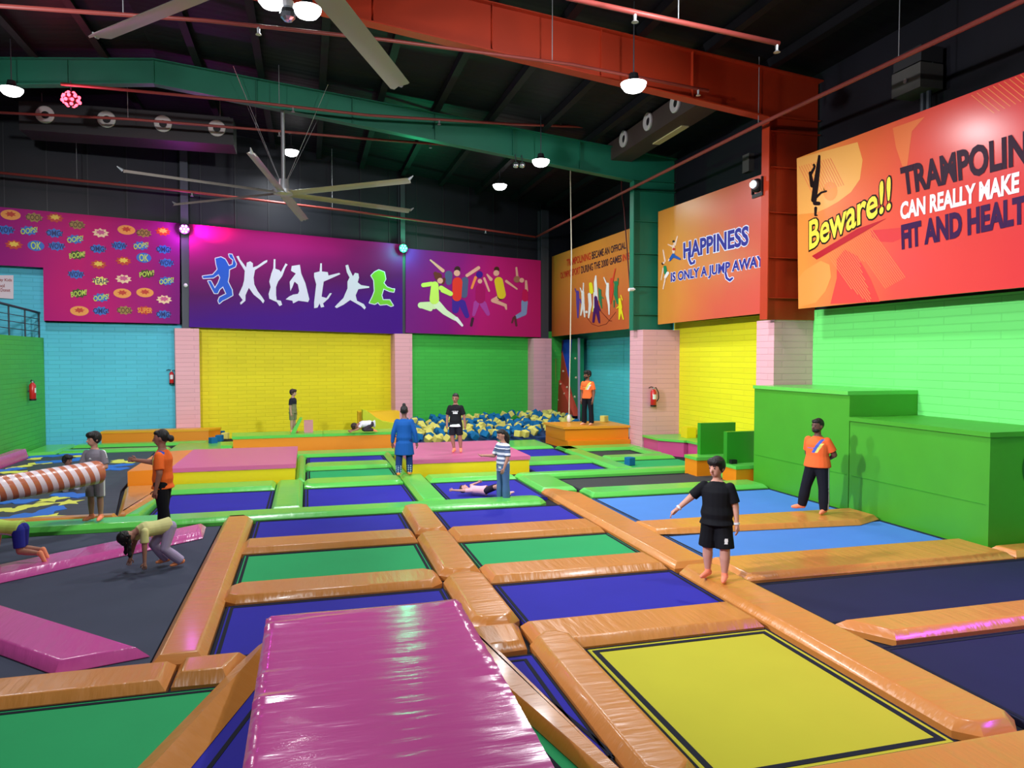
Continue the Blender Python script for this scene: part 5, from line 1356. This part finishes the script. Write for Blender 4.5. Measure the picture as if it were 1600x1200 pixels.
    # --- socks
    for s in (-1, 1):
        mb = MB(); f = ft[s]
        up = nz(kn[s] - an[s])
        mb.capsule(t(an[s] + V(0, 0, -.006) - f * .014), t(an[s] + f * .075 + V(0, 0, -.018)), .0285 * H, .021 * H)
        mb.capsule(t(an[s] + f * .06 + V(0, 0, -.018)), t(an[s] + f * .10 + V(0, 0, -.021)), .024 * H, .015 * H)
        mb.tube([t(an[s]), t(an[s] + up * .035)], [.027 * H, .026 * H], 12)
        link('sock' if not shoes else 'shoe', remesh(mb, vox * .9, 2), mat('knit_%d_%d_%d' % (shoes or sock), shoes or sock, .75, .2), r, True, local=True)
    r['H'] = H; del r['H']
    return r, t, dict(P=P, T=T, Lx=Lx, Fw=Fw, hip=hip, sh=sh, kn=kn, an=an, el=el, wr=wr, hc=hc, HB=HB, H=H)

CAMD = lambda p: nz(V(-p.x, -p.y, 0))
VL = -RT                                   # towards the photo's left
def mixd(p, a, b):                          # a: towards camera, b: towards the photo's left
    v = CAMD(p) * a + VL * b; v.z = 0; v.normalize(); return (v.x, v.y)
BLU_P, YEL_P, WHT_P = mat('print_blue_cloth', (66, 92, 190), .8), mat('print_yellow_cloth', (226, 216, 110), .8), mat('print_white_cloth', (226, 226, 230), .8)
def staff_print(x, f, h, d, n):
    if f > .02 and .13 < h < .27:
        q = x - .045 - (h - .2) * .55
        if -.022 < q < .012: return 1
        if .012 <= q < .04 and h < .225: return 2
        if abs(h - .175) < .003 and -.07 < x < .02: return 1
    return 0
# man with hands behind his back
p = GZ(1276, 800, .1)
man, t, J = person('man in orange tee and track pants, hands behind his back, by the green block', (p.x, p.y, .1), mixd(p, .75, .55), 1.58, (238, 104, 50), (20, 22, 34), skin=(104, 70, 60), beard=True, hairdo='short',
    look=(-.3, -1, -.15), ra=((-.25, .35, -1), (.55, .6, -.35)), la=((.35, .4, -1), (-.6, .55, -.35)), rl=((-.3, -.03, -1), (-.22, .04, -1)), ll=((.1, 0, -1), (.02, .02, -1)), fat=1.12, girth=1.14, flare=1.12, sleeve=.75,
    paint_top=staff_print, top_mats=(BLU_P, YEL_P), bot_mats=(WHT_P,), paint_bot=lambda x, f, h, d, n: 1 if (x > .075 and abs(f) < .007 and n.x > .6 and h < -.02) else 0, rf=(-.7, -.7, 0), lf=(.1, -1, 0), hem=.03)
# boy in black pointing
p = GZ(1119, 903, .1)
boy, t, J = person('boy in black polo and shorts pointing down, standing on the orange walkway', (p.x, p.y, .1), mixd(p, .9, .22), 1.42, (16, 17, 24), (14, 15, 22), skin=(206, 152, 136), hairdo='thick', kid=1.08,
    look=(-.42, -1, -.3), head=(-.04, -.12, 1), ra=((-.75, -.15, -.75), (-.62, -.35, -.62)), la=((.28, .06, -1), (.1, -.1, -1)), rl=((-.1, .05, -1), (-.0, .06, -1)), ll=((.1, -.12, -1), (.0, -.02, -1)), fat=1.14, girth=1.13, leg=.5, sleeve=.8, hem=.0, flare=1.12,
    bot_mats=(WHT_P,), paint_bot=lambda x, f, h, d, n: 1 if (.085 < x < .11 and f > .02 and -.2 < h < -.16) else 0, rf=(-.3, -1, 0), lf=(.1, -1, 0), sock=(255, 146, 116))
def band(t, J, s, c, k=.85):
    a = J['el'][s].lerp(J['wr'][s], k); d = nz(J['wr'][s] - J['el'][s])
    return MB().tube([t(a - d * .008), t(a + d * .008)], .0245 * J['H'], 14).build('wristband', mat('band_%d' % c[0], c, .5), boy, local=True)
band(t, J, -1, (225, 225, 230)); band(t, J, 1, (225, 225, 230), .96)
# pointing woman
p = GZ(256, 838, .1)
wom, t, J = person('woman in an orange tee and black trousers stretching her arm towards the boy in grey', (p.x, p.y, .1), mixd(p, .12, 1), 1.56, (238, 104, 40), (16, 17, 24), skin=(150, 100, 84), hairdo='bun',
    look=(0, -1, -.1), ra=((-.2, -.85, -.55), (-.15, -1, .12)), la=((.25, .12, -1), (.05, -.22, -1)), rl=((-.08, -.1, -1), (-.02, .02, -1)), ll=((.08, .1, -1), (.02, .05, -1)), flare=1.3, sleeve=.8, hem=.0, girth=1.06,
    paint_top=lambda x, f, h, d, n: 1 if (h > .17 and abs(x - .05 - (h - .22) * .3) < .016 and f > -.04) else (2 if (.075 < x - (h - .22) * .3 < .095 and .16 < h < .25 and f > 0) else 0), top_mats=(BLU_P, YEL_P))
# boy in grey holding the tube
p = GZ(150, 812, .1)
person('boy in a grey tee and grey shorts standing at the end of the striped tube', (p.x, p.y, .1), mixd(p, .85, .5), 1.40, (118, 112, 122), (150, 142, 150), skin=(176, 128, 110), hairdo='fringe', kid=1.08,
    look=(-.55, -1, -.3), ra=((-.25, -.25, -1), (.1, -.9, -.15)), la=((.25, -.05, -1), (-.35, -.9, .1)), rl=((-.02, 0, -1), (0, .02, -1)), ll=((.02, 0, -1), (0, .02, -1)), leg=.48, sleeve=.8, hem=.01, girth=.95, rf=(-.3, -1, 0), lf=(.3, -1, 0), sock=(255, 148, 114),
    top_mats=(WHT_P,), paint_top=lambda x, f, h, d, n: 1 if ((abs(x) < .016 and f > .03 and .188 < h < .205 and abs(x) < (.205 - h)) or (x > .085 and h > .2 and abs(f - .0) < .006)) else 0,
    bot_mats=(WHT_P,), paint_bot=lambda x, f, h, d, n: 1 if (x > .09 and abs(f) < .01) else 0)
# child sitting on the dotted mat behind the tube
p = GZ(96, 768, .006)
person('dark haired child sitting on the printed mat behind the striped tube', (p.x, p.y + .2, .006), mixd(p, .3, -.8), 1.25, (186, 186, 200), (160, 160, 176), skin=(120, 82, 70), hairdo='thick', kid=1.15, lean=(0, -.2, 1), look=(0, -1, -.1), head=(0, -.1, 1),
    rl=((-.5, -.85, .35), (.35, .35, -.8)), ll=((.5, -.85, .3), (-.35, .35, -.8)), ra=((-.2, -.4, -.8), (.1, -.8, -.4)), la=((.2, -.4, -.8), (-.1, -.8, -.4)), lift=-.075, leg=1.0, shoes=(206, 206, 214))
# girl bending down, hands on the black bed
p = GZ(262, 886, .0)
person('girl in pale yellow top bending down, both hands on the black bed', (p.x, p.y, .003), mixd(p, .7, 1), 1.2, (226, 220, 150), (176, 160, 196), skin=(176, 124, 104), hairdo='braids', kid=1.1,
    lean=(0, -1, -.02), side=(1, 0, 0), head=(0, -.8, -.45), look=(0, -.45, -.9), ra=((-.12, -.30, -1), (-.1, -.22, -1)), la=((.12, -.05, -1), (.02, -.02, -1)), rl=((-.1, -.62, -.85), (-.02, .62, -.85)), ll=((.1, -.3, -.95), (.02, .72, -.7)),
    rf=(0, -1, 0), lf=(0, -1, -.1), hem=.03, sleeve=.7, flare=1.25, sock=(255, 156, 104), lift=-.44)
# crawling child at the edge
p = GZ(30, 868, .16)
person('child in a lime and white top and blue shorts crawling on the pink strip', (p.x, p.y, .165), mixd(p, .15, 1), 1.16, (196, 222, 100), (40, 44, 140), skin=(176, 120, 98), hairdo='short', kid=1.12,
    lean=(0, -1, .12), head=(0, -1, .2), look=(0, -.5, -.6), ra=((-.1, -.1, -1), (0, -.1, -1)), la=((.1, -.1, -1), (0, -.1, -1)), rl=((-.08, -.1, -1), (.0, 1, -.12)), ll=((.08, .1, -1), (.1, 1, -.12)), rf=(0, .45, -.8), lf=(0, .45, -.8), leg=.42, hem=.03, lift=-.295, sock=(255, 158, 116),
    top_mats=(WHT_P, mat('navy_cloth', (34, 40, 74), .8)), paint_top=lambda x, f, h, d, n: 1 if (f > .045 and h < .2) else 0)
# boy on the platform
p = GZ(458, 676, .52)
person('boy in an olive and black tee and olive shorts standing on the long platform', (p.x, p.y, .522), mixd(p, .2, -.9), 1.24, (116, 118, 84), (112, 118, 84), skin=(176, 140, 118), hair=(50, 32, 30), hairdo='thick', kid=1.1, look=(.2, -1, -.5), ra=((-.1, .02, -1), (-.02, -.12, -1)), la=((.1, .05, -1), (.02, -.1, -1)), leg=.42, sleeve=.75, hem=.0,
    rl=((-.03, 0, -1), (0, .02, -1)), ll=((.03, 0, -1), (0, .02, -1)), top_mats=(mat('navy_black_cloth', (18, 20, 38), .8), mat('pale_olive_cloth', (170, 180, 176), .8)), paint_top=lambda x, f, h, d, n: 1 if (h > .24 or f > .0 and h > .15 or abs(x) > .09 and h > .14) else (2 if h > .17 else 0), sock=(255, 164, 124))
# crouching child on the platform
p = GZ(574, 677, .52)
person('small child in a white top crouching face down on the long platform', (p.x + .1, p.y + .1, .545), mixd(p, .35, 1), 1.1, (226, 224, 236), (60, 50, 60), skin=(170, 116, 98), hair=(54, 36, 32), hairdo='thick', kid=1.18, lean=(0, -1, .02), head=(0, -.9, -.4), look=(0, -.35, -1), ra=((-.2, -.6, -.7), (.1, -.7, -.2)), la=((.2, -.6, -.7), (-.1, -.7, -.2)),
    rl=((-.15, -.8, -.58), (.05, 1, -.06)), ll=((.15, -.8, -.58), (-.05, 1, -.06)), rf=(0, .8, -.15), lf=(0, .8, -.15), hem=-.05, girth=1.15, lift=-.21, sock=(255, 140, 100))
# woman in blue, seen from behind
p = GZ(632, 742, .1)
person('woman in a blue kurta and dark blue trousers seen from behind, walking to the back', (p.x, p.y, .1), mixd(p, -1, -.12), 1.54, (18, 78, 150), (22, 48, 104), skin=(110, 76, 66), hairdo='topbun', look=(0, -1, -.05), ra=((-.35, .05, -1), (-.15, -.1, -1)), la=((.35, .05, -1), (.12, -.1, -1)), rl=((-.06, -.15, -1), (-.02, .05, -1)), ll=((.08, .12, -1), (.02, .22, -1)),
    long_sleeve=True, hem=-.02, skirt=.14, girth=1.1, flare=1.05, bot_mats=(mat('floral_cloth', (150, 170, 190), .8),), paint_bot=lambda x, f, h, d, n: 1 if (d.z < -.37 and (sin(x * 190) + sin(d.z * 210 + f * 90)) > .5) else 0, sock=(255, 150, 84))
# boy in printed black tee
p = GZ(712, 706, .4)
tee, t, J = person('boy in a printed black tee and black shorts stepping over the pink mat', (p.x, p.y, .402), mixd(p, 1, .12), 1.42, (20, 20, 26), (22, 23, 34), skin=(150, 104, 88), hair=(34, 24, 26), hairdo='short', kid=1.04, look=(-.15, -1, -.5), head=(0, -.15, 1), ra=((-.28, .02, -1), (-.02, -.2, -1)), la=((.3, .05, -1), (.12, -.1, -1)),
    rl=((-.02, -.06, -1), (.14, .10, -1)), ll=((.10, -.04, -1), (.05, .1, -1)), leg=.44, sleeve=.8, hem=-.02, girth=1.0, sock=(255, 146, 112), top_mats=(WHT_P,),
    paint_top=lambda x, f, h, d, n: 1 if (f > .03 and ((.178 < h < .19 and abs(x) < .055 and sin(x * 420) > -.5) or (.14 < h < .17 and abs(x) < .042 and sin(x * 230 + .8) > -.6) or (h < -.045 + .08 * (x + .08)))) else 0)
# woman in striped tee
p = GZ(786, 783, .0)
person('woman in striped tee and jeans looking down at the lying girl', (p.x, p.y, .003), mixd(p, .62, .8), 1.36, (214, 216, 228), (72, 104, 150), skin=(176, 126, 108), hairdo='long', look=(-.2, -1, -.75), head=(0, -.3, 1), ra=((-.3, -.25, -.9), (-.35, -.85, .05)), la=((.2, -.12, -1), (-.1, -.4, -1)), rl=((-.05, 0, -1), (-.01, .02, -1)), ll=((.06, .0, -1), (.01, .03, -1)),
    top_mats=(mat('stripe_blue_cloth', (84, 100, 134), .8), mat('stripe_teal_cloth', (60, 72, 100), .8)), paint_top=lambda x, f, h, d, n: 1 if int((h + .3) / .031) % 2 else (2 if abs(h - .2) < .012 else 0), flare=1.28, hem=-.03, sleeve=.85, sock=(232, 206, 180), girth=1.0)
# girl lying on her back
p = GZ(758, 775, .0)
v = RT * .8 + CAMD(p) * .2
ang = atan2(v.y, v.x)
person('girl in a pink top lying on her back with arms spread on the blue bed', (p.x, p.y, .02), (-v.x, -v.y), 1.05, (238, 176, 190), (40, 34, 52), skin=(206, 150, 140), hair=(60, 36, 34), hairdo='short', kid=1.1, lean=(0, -1, .0), side=(-1, 0, 0), head=(0, -1, .12), look=(0, .1, 1),
    ra=((.45, -1, .05), (.3, -1, .06)), la=((-.8, -.6, .25), (-.5, .75, .3)), rl=((.2, .9, .4), (.0, .75, -.55)), ll=((-.2, .95, .35), (0, .8, -.5)), rf=(0, .8, .3), lf=(0, .8, .3), leg=.42, lift=-.085, hem=.03, sock=(250, 190, 180))
# man on the orange box
p = GZ(918, 664, .62)
person('bearded man in an orange tee and black trousers standing on the orange box', (p.x, p.y, .622), mixd(p, .8, .5), 1.67, (240, 112, 54), (20, 20, 30), skin=(130, 86, 70), beard=True, hairdo='thick', look=(-.6, -1, -.05), ra=((-.15, .05, -1), (-.0, -.18, -1)), la=((.22, .0, -1), (-.05, -.2, -1)), rl=((-.08, 0, -1), (-.02, .03, -1)), ll=((.09, 0, -1), (.03, .03, -1)),
    paint_top=staff_print, top_mats=(YEL_P, WHT_P), flare=1.15, sleeve=.75, hem=.03, sock=(232, 170, 140), girth=.94)
